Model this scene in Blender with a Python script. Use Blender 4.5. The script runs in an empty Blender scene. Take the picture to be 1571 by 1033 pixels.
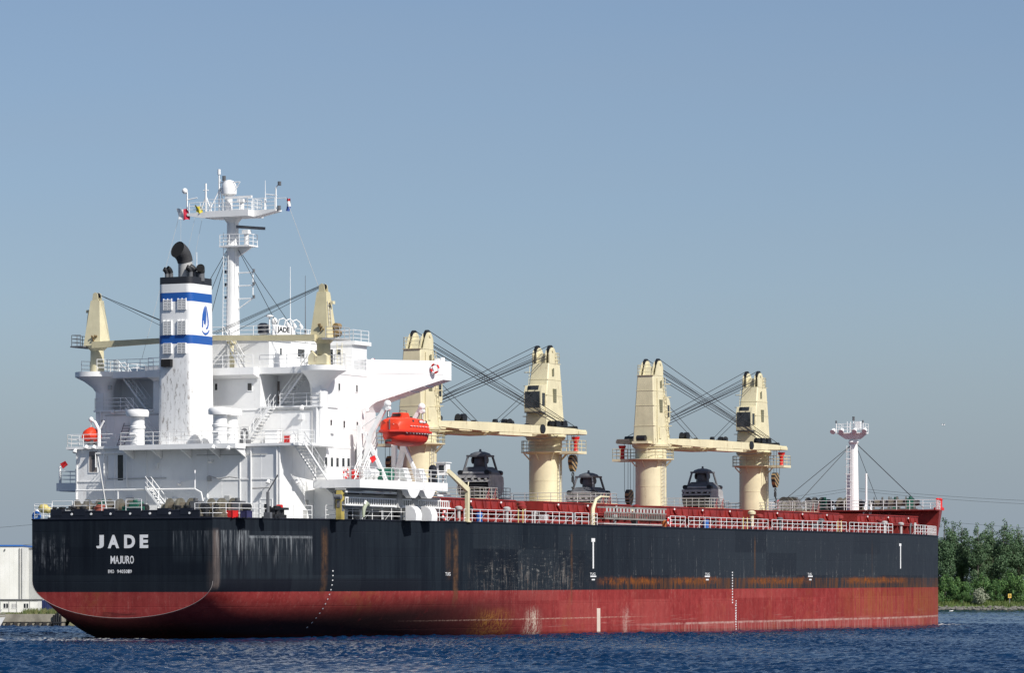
import bpy, bmesh, math, random
import numpy as np
from mathutils import Vector, Matrix
random.seed(7); rng = np.random.default_rng(7)
R = math.radians
C = bpy.context.scene.collection
sc = bpy.context.scene

# ------------------------------------------------------------------ camera
F, CX, YH, HC = 6000.0, 785.5, 914.0, 3.65          # focal length in photo pixels, centre, horizon row, eye height (m)
cam = bpy.data.cameras.new('camera'); co = bpy.data.objects.new('camera', cam); C.objects.link(co)
cam.sensor_width = 36; cam.lens = 36 * F / 1571; cam.shift_y = (YH - 516.5) / 1571
cam.clip_start = 1; cam.clip_end = 20000
co.location = (0, 0, HC); co.rotation_euler = (R(90), 0, 0)
sc.camera = co

# ------------------------------------------------------------------ ship frame: X forward, Y to port, Z up from the main deck
TH = math.atan2(2915, F); TAU = 0.00435
s_, c_ = math.sin(TH), math.cos(TH)
dX = Vector((s_ * math.cos(TAU), c_ * math.cos(TAU), math.sin(TAU))); dY = Vector((-c_, s_, 0)); dZ = dX.cross(dY)
O = Vector(((186 - CX) / F * 324.7, 324.7, 10.01))
SHIP = Matrix(((dX.x, dY.x, dZ.x, O.x), (dX.y, dY.y, dZ.y, O.y), (dX.z, dY.z, dZ.z, O.z), (0, 0, 0, 1)))
def SX(px, Y, Z=0.0):
    t = (px - CX) / F; b = O + dY * Y + dZ * Z
    return (t * b.y - b.x) / (dX.x - t * dX.y)
def SY(px, X, Z=0.0):
    t = (px - CX) / F; b = O + dX * X + dZ * Z
    return (t * b.y - b.x) / (dY.x - t * dY.y)
def SZ(py, X, Y):
    t = (YH - py) / F; b = O + dX * X + dY * Y
    return (HC + t * b.y - b.z) / (dZ.z - t * dZ.y)
def WP(px, py, depth):                               # a far point on the bank at a given distance
    return Vector(((px - CX) / F * depth, depth, HC + (YH - py) / F * depth))

# ------------------------------------------------------------------ light
sd = (-dX * 0.42 - dY * 1.0); sd.z = 0.97; sd.normalize()
ELEV = math.asin(sd.z); AZ = math.atan2(sd.x, sd.y)
w = bpy.data.worlds.new('World'); sc.world = w; w.use_nodes = True
nt = w.node_tree; nt.nodes.clear()
sky = nt.nodes.new('ShaderNodeTexSky'); sky.sky_type = 'NISHITA'; sky.sun_disc = False
sky.sun_elevation = ELEV; sky.sun_rotation = AZ; sky.air_density = 0.8; sky.dust_density = 1.2; sky.ozone_density = 5.0
bg = nt.nodes.new('ShaderNodeBackground'); bg.inputs[1].default_value = 0.10
ow = nt.nodes.new('ShaderNodeOutputWorld')
gm = nt.nodes.new('ShaderNodeGamma'); gm.inputs[1].default_value = 0.88
tn = nt.nodes.new('ShaderNodeMix'); tn.data_type = 'RGBA'; tn.blend_type = 'MULTIPLY'; tn.inputs[0].default_value = 1; tn.inputs[7].default_value = (1.0, 0.935, 0.895, 1)
nt.links.new(sky.outputs[0], gm.inputs[0]); nt.links.new(gm.outputs[0], tn.inputs[6]); wc = nt.nodes.new('ShaderNodeTexCoord'); wm = nt.nodes.new('ShaderNodeMapping'); wm.inputs['Scale'].default_value = (5, 5, 34); wm.inputs['Rotation'].default_value = (0.06, 0.03, 0)
wn = nt.nodes.new('ShaderNodeTexNoise'); wn.inputs['Scale'].default_value = 1.0; wn.inputs['Detail'].default_value = 6; wr = nt.nodes.new('ShaderNodeMapRange'); wr.inputs[1].default_value = .48; wr.inputs[2].default_value = .8; wr.inputs[4].default_value = .10
wx = nt.nodes.new('ShaderNodeMix'); wx.data_type = 'RGBA'; wx.inputs[7].default_value = (2.5, 2.85, 3.3, 1)                                   # thin high haze, hardly visible
nt.links.new(wc.outputs['Generated'], wm.inputs[0]); nt.links.new(wm.outputs[0], wn.inputs['Vector']); nt.links.new(wn.outputs[0], wr.inputs[0]); nt.links.new(wr.outputs[0], wx.inputs[0])
ws = nt.nodes.new('ShaderNodeSeparateXYZ'); nt.links.new(wc.outputs['Generated'], ws.inputs[0])
wh_ = nt.nodes.new('ShaderNodeMapRange'); wh_.interpolation_type = 'SMOOTHSTEP'; wh_.inputs[1].default_value = 0.0; wh_.inputs[2].default_value = 0.085; wh_.inputs[3].default_value = .85; wh_.inputs[4].default_value = 0.0
nt.links.new(ws.outputs[2], wh_.inputs[0]); wz = nt.nodes.new('ShaderNodeMix'); wz.data_type = 'RGBA'; wz.inputs[7].default_value = (2.22, 2.74, 3.34, 1)      # blue-grey haze low over the land
nt.links.new(wh_.outputs[0], wz.inputs[0]); nt.links.new(tn.outputs[2], wz.inputs[6]); nt.links.new(wz.outputs[2], wx.inputs[6]); nt.links.new(wx.outputs[2], bg.inputs[0]); nt.links.new(bg.outputs[0], ow.inputs[0])
sun = bpy.data.lights.new('sun', 'SUN'); sun.energy = 4.1; sun.angle = R(0.53); sun.color = (1, 0.965, 0.905)
so = bpy.data.objects.new('sun', sun); C.objects.link(so)
so.rotation_euler = (-sd).to_track_quat('-Z', 'Y').to_euler()
sc.view_settings.view_transform = 'Standard'; sc.view_settings.look = 'None'
sc.view_settings.exposure = 0.40; sc.view_settings.gamma = 1
sc.cycles.max_bounces = 6

# ------------------------------------------------------------------ node helpers
class NT:
    def __init__(s, name):
        s.m = bpy.data.materials.new(name); s.m.use_nodes = True; s.t = s.m.node_tree; s.n = s.t.nodes; s.n.clear()
        s.out = s.n.new('ShaderNodeOutputMaterial'); s.b = s.n.new('ShaderNodeBsdfPrincipled')
        s.t.links.new(s.b.outputs[0], s.out.inputs[0])
        s.tc = s.n.new('ShaderNodeTexCoord'); s.obj = s.tc.outputs['Object']
        s._sep = None
    def _in(s, sock, v):
        if v is None: return
        if hasattr(v, 'is_linked') or hasattr(v, 'links'): s.t.links.new(v, sock)
        else:
            if sock.type == 'RGBA' and len(v) == 3: v = (*v, 1)
            sock.default_value = v
    def sep(s):
        if s._sep is None:
            n = s.n.new('ShaderNodeSeparateXYZ'); s.t.links.new(s.obj, n.inputs[0]); s._sep = n.outputs
        return s._sep
    def math(s, op, a, b=None, c=None, clamp=False):
        n = s.n.new('ShaderNodeMath'); n.operation = op; n.use_clamp = clamp
        for i, v in enumerate((a, b, c)):
            if v is not None: s._in(n.inputs[i], v)
        return n.outputs[0]
    def mul(s, *a):
        r = a[0]
        for x in a[1:]: r = s.math('MULTIPLY', r, x)
        return r
    def mapv(s, scale, loc=(0, 0, 0)):
        n = s.n.new('ShaderNodeMapping'); s.t.links.new(s.obj, n.inputs[0]); n.inputs['Scale'].default_value = scale
        n.inputs['Location'].default_value = loc
        return n.outputs[0]
    def noise(s, scale=1.0, detail=4, rough=0.55, vec=None):
        n = s.n.new('ShaderNodeTexNoise'); s.t.links.new(vec if vec is not None else s.obj, n.inputs['Vector'])
        n.inputs['Scale'].default_value = scale; n.inputs['Detail'].default_value = detail; n.inputs['Roughness'].default_value = rough
        return n.outputs[0]
    def ramp(s, v, a, b):                            # smooth 0..1 between a and b
        n = s.n.new('ShaderNodeMapRange'); n.interpolation_type = 'SMOOTHSTEP'
        s._in(n.inputs[0], v)
        if a <= b: n.inputs[1].default_value = a; n.inputs[2].default_value = b; n.inputs[3].default_value = 0; n.inputs[4].default_value = 1
        else: n.inputs[1].default_value = b; n.inputs[2].default_value = a; n.inputs[3].default_value = 1; n.inputs[4].default_value = 0
        return n.outputs[0]
    def band(s, v, lo, hi, soft):
        return s.mul(s.ramp(v, lo - soft, lo + soft), s.ramp(v, hi + soft, hi - soft))
    def mix(s, f, a, b):
        n = s.n.new('ShaderNodeMix'); n.data_type = 'RGBA'
        s._in(n.inputs[0], f); s._in(n.inputs[6], a); s._in(n.inputs[7], b)
        return n.outputs[2]
    def bump(s, h, strength=0.3, dist=0.02):
        n = s.n.new('ShaderNodeBump'); s._in(n.inputs['Height'], h); n.inputs['Strength'].default_value = strength
        n.inputs['Distance'].default_value = dist; s.t.links.new(n.outputs[0], s.b.inputs['Normal'])
    def fin(s, col, rough=0.5, metal=0.0, spec=None):
        s._in(s.b.inputs['Base Color'], col); s._in(s.b.inputs['Roughness'], rough); s._in(s.b.inputs['Metallic'], metal)
        if spec is not None: s.b.inputs['Specular IOR Level'].default_value = spec
        return s.m

def paint(name, col, rough=0.45, var=0.16, rust=0.0, scale=0.7, rustcol=(0.20, 0.085, 0.03), metal=0.0):
    n = NT(name)
    a = tuple(c * (1 - var) for c in col); b = tuple(min(1, c * (1 + var * 0.5)) for c in col)
    base = n.mix(n.ramp(n.noise(scale, 5, 0.6), 0.3, 0.7), a, b)
    if rust > 0:
        st = n.noise(1.0, 5, 0.65, n.mapv((1.7, 1.7, 0.16)))
        sp = n.noise(3.2, 4, 0.7)
        f = n.mul(n.ramp(st, 0.56, 0.74), n.ramp(sp, 0.4, 0.62), rust)
        base = n.mix(f, base, rustcol)
        f2 = n.mul(n.ramp(n.noise(0.9, 4, 0.6, n.mapv((2.2, 2.2, 0.3), (3, 7, 1))), 0.5, 0.75), rust * 0.35)
        base = n.mix(f2, base, tuple(c * 0.62 for c in col))
    n.bump(n.noise(1.3, 3, 0.5), 0.15, 0.03)
    return n.fin(base, rough, metal)

M = {}
M['white'] = paint('white_paint', (0.80, 0.80, 0.79), 0.42, 0.05, 0.22)
M['white2'] = paint('mast_white_paint', (0.80, 0.80, 0.79), 0.42, 0.05, 0.0)
M['cream'] = paint('cream_paint', (0.66, 0.60, 0.40), 0.5, 0.10, 0.65)
M['olive'] = paint('cream_paint_shaded', (0.58, 0.52, 0.33), 0.5, 0.1, 0.5)  # duller cream: the shade on the provision cranes put into the colour
M['red'] = paint('hatch_red_paint', (0.24, 0.022, 0.018), 0.5, 0.3, 0.8, rustcol=(0.07, 0.025, 0.02))
M['deckred'] = paint('deck_red_paint', (0.24, 0.03, 0.025), 0.6, 0.3, 0.4)
M['black'] = paint('black_paint', (0.012, 0.013, 0.016), 0.5, 0.3)
M['navy'] = paint('navy_paint', (0.008, 0.01, 0.018), 0.5, 0.25)
M['gray'] = paint('grey_paint', (0.42, 0.42, 0.41), 0.5, 0.12, 0.3)
M['steel'] = paint('dark_steel', (0.12, 0.125, 0.135), 0.5, 0.3, 0.4)
M['grab'] = paint('grab_steel', (0.38, 0.385, 0.39), 0.5, 0.3, 0.5)
M['wire'] = paint('wire_rope', (0.025, 0.027, 0.03), 0.5, 0.2)
M['orange'] = paint('orange_glassfibre', (0.74, 0.050, 0.014), 0.5, 0.16, 0.25, rustcol=(.35, .05, .02))
M['orange2'] = paint('orange_hull', (0.58, 0.028, 0.012), 0.55, 0.18, 0.2, rustcol=(.3, .04, .02))
M['yellow'] = paint('yellow_paint', (0.55, 0.46, 0.16), 0.5, 0.2, 0.4)
M['green'] = paint('green_paint', (0.015, 0.11, 0.075), 0.5, 0.2)
M['bright_red'] = paint('bright_red_paint', (0.62, 0.02, 0.02), 0.45, 0.15)
M['blue'] = paint('blue_paint', (0.02, 0.12, 0.42), 0.45, 0.1)
M['rope'] = paint('mooring_rope', (0.13, 0.11, 0.08), 0.9, 0.35, scale=3)
M['winch'] = paint('winch_paint', (0.13, 0.125, 0.11), 0.6, 0.4, 0.9)
M['letter'] = paint('white_lettering', (0.78, 0.78, 0.78), 0.5, 0.06)
M['doorbrown'] = paint('door_paint', (0.20, 0.17, 0.155), 0.5, 0.15)
n = NT('dark_glass'); M['glass'] = n.fin(n.mix(n.ramp(n.noise(0.8, 2), 0.4, 0.6), (0.012, 0.015, 0.018), (0.035, 0.04, 0.045)), 0.08)
n = NT('soot_and_dark'); M['soot_and_dark'] = n.fin((0.006, 0.006, 0.007), 0.95)  # soot of exhaust mouths; also paints the dark inside of openings

def flag_mat(name, stops, axis):                     # stops: [(position, colour)] along an object axis
    n = NT(name); v = n.sep()[axis]; col = stops[0][1]
    for p, c in stops[1:]: col = n.mix(n.math('GREATER_THAN', v, p), col, c)
    return n.fin(col, 0.8)

# ------------------------------------------------------------------ mesh helpers
class MB:
    def __init__(s): s.v = []; s.f = []; s.m = []
    def add(s, vs, fs, mi=0):
        o = len(s.v); s.v += [tuple(v) for v in vs]
        s.f += [tuple(i + o for i in f) for f in fs]; s.m += [mi] * len(fs); return s
    def box(s, x0, x1, y0, y1, z0, z1, mi=0):
        return s.add([(x0, y0, z0), (x1, y0, z0), (x1, y1, z0), (x0, y1, z0), (x0, y0, z1), (x1, y0, z1), (x1, y1, z1), (x0, y1, z1)],
                     [(0, 3, 2, 1), (4, 5, 6, 7), (0, 1, 5, 4), (1, 2, 6, 5), (2, 3, 7, 6), (3, 0, 4, 7)], mi)
    def loft(s, rings, mi=0, cap=True):
        n = len(rings[0]); vs = [p for r in rings for p in r]; fs = []
        for k in range(len(rings) - 1):
            for i in range(n):
                j = (i + 1) % n; fs.append((k * n + i, k * n + j, (k + 1) * n + j, (k + 1) * n + i))
        if cap: fs += [tuple(range(n))[::-1], tuple(range((len(rings) - 1) * n, len(rings) * n))]
        return s.add(vs, fs, mi)
    def prism(s, poly, a0, a1, axis='z', mi=0):      # poly in the two other axes (xy, xz or yz)
        f = {'z': lambda p, a: (p[0], p[1], a), 'y': lambda p, a: (p[0], a, p[1]), 'x': lambda p, a: (a, p[0], p[1])}[axis]
        return s.loft([[f(p, a0) for p in poly], [f(p, a1) for p in poly]], mi)
    def cyl(s, p, q, r0, r1=None, n=12, mi=0, cap=True):
        r1 = r0 if r1 is None else r1
        p, q = Vector(p), Vector(q); d = (q - p)
        if d.length < 1e-6: return s
        d.normalize(); a = d.orthogonal().normalized(); b = d.cross(a)
        rg = lambda c, r: [c + (a * math.cos(2 * math.pi * i / n) + b * math.sin(2 * math.pi * i / n)) * r for i in range(n)]
        return s.loft([rg(p, r0), rg(q, r1)], mi, cap)
    def bar(s, p, q, r=0.03, mi=0): return s.cyl(p, q, r, r, 5, mi)
    def tube(s, pts, r, n=8, mi=0, cap=True):
        pts = [Vector(p) for p in pts]; rs = r if isinstance(r, (list, tuple)) else [r] * len(pts)
        rings = []; a = None
        for i, p in enumerate(pts):
            t = (pts[min(i + 1, len(pts) - 1)] - pts[max(i - 1, 0)]).normalized()
            a = t.orthogonal().normalized() if a is None else (a - t * a.dot(t)).normalized()
            b = t.cross(a)
            rings.append([p + (a * math.cos(2 * math.pi * k / n) + b * math.sin(2 * math.pi * k / n)) * rs[i] for k in range(n)])
        return s.loft(rings, mi, cap)
    def lathe(s, c, prof, n=20, mi=0):
        rings = [[(c[0] + r * math.cos(2 * math.pi * k / n), c[1] + r * math.sin(2 * math.pi * k / n), c[2] + z) for k in range(n)] for r, z in prof]
        return s.loft(rings, mi)
    def sph(s, c, r, nu=14, nv=8, sq=(1, 1, 1), mi=0):
        rings = []
        for i in range(nv + 1):
            t = -math.pi / 2 + math.pi * (0.02 + 0.96 * i / nv)
            rings.append([(c[0] + r * sq[0] * math.cos(t) * math.cos(2 * math.pi * k / nu), c[1] + r * sq[1] * math.cos(t) * math.sin(2 * math.pi * k / nu),
                           c[2] + r * sq[2] * math.sin(t)) for k in range(nu)])
        return s.loft(rings, mi)
    def torus(s, c, R_, r, axis='x', n=24, k=8, mi=0, seg=None):
        vs = []; fs = []
        for i in range(n):
            t = 2 * math.pi * i / n
            for j in range(k):
                u = 2 * math.pi * j / k; rr = R_ + r * math.cos(u); a, b, h = rr * math.cos(t), rr * math.sin(t), r * math.sin(u)
                vs.append({'x': (c[0] + h, c[1] + a, c[2] + b), 'y': (c[0] + a, c[1] + h, c[2] + b), 'z': (c[0] + a, c[1] + b, c[2] + h)}[axis])
        for i in range(n):
            m_ = mi if seg is None else seg(i / n)
            for j in range(k):
                s.add([], [], 0)
                fs.append(((i * k + j, ((i + 1) % n) * k + j, ((i + 1) % n) * k + (j + 1) % k, i * k + (j + 1) % k), m_))
        o = len(s.v); s.v += vs
        for f, m_ in fs: s.f.append(tuple(i + o for i in f)); s.m.append(m_)
        return s
    def rail(s, pts, h=1.05, sp=1.5, r=0.032, nr=3, mi=0, stay=False):
        for p, q in zip(pts[:-1], pts[1:]):
            p, q = Vector(p), Vector(q); L = (q - p).length; k = max(1, round(L / sp))
            for i in range(k + 1):
                b = p.lerp(q, i / k); s.bar(b, b + Vector((0, 0, h)), r, mi)
            for j in range(nr):
                z = Vector((0, 0, h * (j + 1) / nr)); s.bar(p + z, q + z, r * 0.85, mi)
        return s
    def ladder(s, p, q, wdt, side, step=0.35, r=0.03, mi=0):
        p, q, sd_ = Vector(p), Vector(q), Vector(side).normalized() * wdt / 2
        s.bar(p - sd_, q - sd_, r, mi); s.bar(p + sd_, q + sd_, r, mi)
        k = int((q - p).length / step)
        for i in range(1, k):
            c = p.lerp(q, i / k); s.bar(c - sd_, c + sd_, r * 0.7, mi)
        return s
    def stairs(s, p, q, wdt, side, hand=0.95, mi=0):
        p, q = Vector(p), Vector(q); sd_ = Vector(side).normalized() * wdt / 2; up = Vector((0, 0, 1))
        for sg in (-1, 1):
            a, b = p + sd_ * sg, q + sd_ * sg
            s.loft([[a + up * .12 + sd_ * .06, a - up * .12 + sd_ * .06, a - up * .12 - sd_ * .06, a + up * .12 - sd_ * .06],
                    [b + up * .12 + sd_ * .06, b - up * .12 + sd_ * .06, b - up * .12 - sd_ * .06, b + up * .12 - sd_ * .06]], mi)
            s.bar(a + up * hand, b + up * hand, 0.035, mi); s.bar(a + up * hand * .5, b + up * hand * .5, 0.025, mi)
            for i in range(4):
                c = a.lerp(b, (i + .3) / 3.6); s.bar(c, c + up * hand, 0.03, mi)
        k = max(2, int(abs(q.z - p.z) / 0.24)); hd = Vector((q.x - p.x, q.y - p.y, 0)).normalized() * 0.13
        for i in range(1, k):
            c = p.lerp(q, i / k)
            s.add([c - sd_ - hd, c + sd_ - hd, c + sd_ + hd, c - sd_ + hd, c - sd_ - hd - up * .04, c + sd_ - hd - up * .04, c + sd_ + hd - up * .04, c - sd_ + hd - up * .04],
                  [(0, 1, 2, 3), (7, 6, 5, 4), (0, 4, 5, 1), (1, 5, 6, 2), (2, 6, 7, 3), (3, 7, 4, 0)], mi)
        return s
    def build(s, name, mats, parent=None, smooth=35):
        me = bpy.data.meshes.new(name); me.from_pydata(s.v, [], s.f)
        for m_ in (mats if isinstance(mats, (list, tuple)) else [mats]): me.materials.append(m_)
        me.polygons.foreach_set('material_index', s.m)
        bm = bmesh.new(); bm.from_mesh(me); bmesh.ops.recalc_face_normals(bm, faces=bm.faces[:]); bm.to_mesh(me); bm.free()
        if smooth:
            me.polygons.foreach_set('use_smooth', [True] * len(me.polygons)); me.set_sharp_from_angle(angle=R(smooth))
        me.update()
        o = bpy.data.objects.new(name, me); C.objects.link(o)
        if parent is not None: o.parent = parent
        return o
def tag(o, label=None, cat=None, group=None, kind=None):
    if label: o['label'] = label
    if cat: o['category'] = cat
    if group: o['group'] = group
    if kind: o['kind'] = kind
    return o
def empty(name, mat, label, cat, group=None):
    o = bpy.data.objects.new(name, None); C.objects.link(o); o.matrix_world = mat; o.empty_display_size = 0.5
    return tag(o, label, cat, group)
def copy_tree(o, parent=None):
    c = o.copy(); C.objects.link(c)
    if parent is not None: c.parent = parent
    for ch in [x for x in C.objects if x.parent == o]: copy_tree(ch, c)
    return c
def aboard(x, y, z, rz=0, rx=0, ry=0):
    return SHIP @ Matrix.Translation((x, y, z)) @ Matrix.Rotation(rz, 4, 'Z') @ Matrix.Rotation(ry, 4, 'Y') @ Matrix.Rotation(rx, 4, 'X')
def lettering(name, text, mat, parent, o, right, up, width, height, thick=0.012, bold=0.0, spacing=1.0):
    """raised letters whose lower left corner is at o, running along right"""
    cu = bpy.data.curves.new(name, 'FONT'); cu.body = text; cu.size = 1; cu.offset = bold; cu.space_character = spacing; cu.extrude = 0.02
    cu.resolution_u = 4
    t = bpy.data.objects.new('tmp', cu); C.objects.link(t); dg = bpy.context.evaluated_depsgraph_get()
    me = bpy.data.meshes.new_from_object(t.evaluated_get(dg)); bpy.data.objects.remove(t)
    v = np.array([x.co[:] for x in me.vertices]); lo, hi = v.min(0), v.max(0); q = (v - lo) / np.maximum(hi - lo, 1e-6)
    right, up = Vector(right), Vector(up); nrm = right.cross(up); o = Vector(o)
    for x, p in zip(me.vertices, q): x.co = o + right * float(p[0]) * width + up * float(p[1]) * height + nrm * float(p[2]) * thick
    me.materials.clear(); me.materials.append(mat)
    ob = bpy.data.objects.new(name, me); C.objects.link(ob); ob.parent = parent
    return ob

# ================================================================== SETTING: water
def make_water():
    k0 = 64; waves = []
    for i in range(k0):
        lam = 0.34 * (2.3 / 0.34) ** (i / (k0 - 1)) * rng.uniform(0.88, 1.12)
        waves.append((lam, R(62) + rng.normal() * 0.62, rng.uniform(0, 6.28), 0.0105 * lam ** 0.95 * rng.uniform(.6, 1.4)))
    def field(x0, x1, dx, y0, y1, dy, p):
        xs = np.arange(x0, x1 + .01, dx); ys = [y0]
        while ys[-1] < y1: ys.append(min(y1, ys[-1] + dy * (ys[-1] / 184) ** p))
        X, Y = np.meshgrid(xs, np.array(ys)); Z = np.zeros_like(X)
        X1 = X + 0.6 * np.sin(Y * .31 + X * .17) + .35 * np.sin(X * .83 - Y * .47); Y1 = Y + 0.6 * np.sin(X * .27 - Y * .19) + .3 * np.sin(X * .61 + Y * .9)
        for lam, th, ph, a in waves:
            if lam < dx * 1.8: continue
            k = 2 * math.pi / lam; f = k * (X1 * math.cos(th) + Y1 * math.sin(th)) + ph
            Z += a * (np.sin(f) + 0.3 * np.cos(2 * f))
        env = 0.85 + 0.30 * np.sin(X * 0.075 + 1.3 * np.sin(Y * 0.023)) * np.sin(Y * 0.041 + 0.7) + .2 * np.sin(X * .21 + Y * .033)
        ed = np.minimum(np.minimum(X - xs[0], xs[-1] - X), np.minimum(Y - ys[0], ys[-1] - Y)); Z *= env * np.clip(ed / 4, 0, 1)
        nr, nc = X.shape; idx = np.arange(nr * nc).reshape(nr, nc)
        q = np.stack([idx[:-1, :-1], idx[:-1, 1:], idx[1:, 1:], idx[1:, :-1]], -1).reshape(-1, 4)
        return np.stack([X, Y, Z], -1).reshape(-1, 3), q, [idx[0, 0], idx[0, -1], idx[-1, -1], idx[-1, 0]]
    va, qa, ca = field(-66, 72, .15, 172, 505, .16, 1.05); vb, qb, cb = field(40, 135, .42, 505, 958, .34, 1.0)
    n0 = len(va) + len(vb); cb = [c + len(va) for c in cb]; B = 9000.0
    v = np.vstack([va, vb, [[-B, -400, 0], [B, -400, 0], [B, B, 0], [-B, B, 0], [72, 505, 0], [135, 505, 0]]])
    ex = [[n0, n0 + 1, ca[1], ca[0]], [n0 + 3, n0, ca[0], ca[3]], [n0 + 1, cb[1], cb[0], ca[1]], [n0 + 1, n0 + 2, cb[2], cb[1]], [n0 + 2, n0 + 3, cb[3], cb[2]], [n0 + 3, ca[3], cb[0], cb[3]]]
    ex[2] = [n0 + 1, cb[1], n0 + 4, ca[1]]
    q = np.vstack([qa, qb + len(va), ex])
    me = bpy.data.meshes.new('water'); me.vertices.add(len(v)); me.vertices.foreach_set('co', v.astype(np.float32).ravel())
    me.loops.add(q.size); me.loops.foreach_set('vertex_index', q.astype(np.int32).ravel())
    me.polygons.add(len(q)); me.polygons.foreach_set('loop_start', np.arange(0, q.size, 4, dtype=np.int32))
    me.polygons.foreach_set('use_smooth', np.ones(len(q), dtype=bool)); me.update(); me.validate()
    o = bpy.data.objects.new('water', me); C.objects.link(o); tag(o, kind='structure')
    n = NT('river_water'); x, y, z = n.sep()
    def ell(cx, cy, rx, ry):
        a = n.math('MULTIPLY', n.math('SUBTRACT', x, cx), 1 / rx); b = n.math('MULTIPLY', n.math('SUBTRACT', y, cy), 1 / ry)
        return n.ramp(n.math('ADD', n.math('MULTIPLY', a, a), n.math('MULTIPLY', b, b)), 1.0, 0.1)
    st = SHIP @ Vector((2.0, 1.0, -10.0)); bw = SHIP @ Vector((176, -5, -10.7))
    fz = n.noise(2.2, 6, 0.72)
    foam = n.math('MAXIMUM', n.mul(n.math('MAXIMUM', ell(st.x - 3.0, st.y - 1, 9.0, 5.0), n.mul(ell(st.x - 6.0, st.y - 14, 13.0, 9.0), .8)), n.ramp(fz, 0.46, 0.60)),
                  n.mul(ell(bw.x + 3.2, bw.y - 5, 3.2, 12.0), n.ramp(fz, 0.44, 0.56)))
    foam = n.math('MAXIMUM', foam, n.mul(n.ramp(n.noise(0.9, 5, 0.75), 0.73, 0.80), 0.5))
    col = n.mix(n.mul(foam, 0.9), n.mix(n.ramp(n.noise(0.05, 3), .35, .65), (0.0015, 0.016, 0.052), (0.002, 0.022, 0.066)), (0.55, 0.56, 0.54))
    n.bump(n.noise(3.0, 6, 0.68, n.mapv((1, 0.5, 1))), 0.45, 0.12)
    me.materials.append(n.fin(col, n.math('ADD', n.mul(foam, 0.5), 0.10)))
    n.b.inputs['IOR'].default_value = 1.19
make_water()

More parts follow.
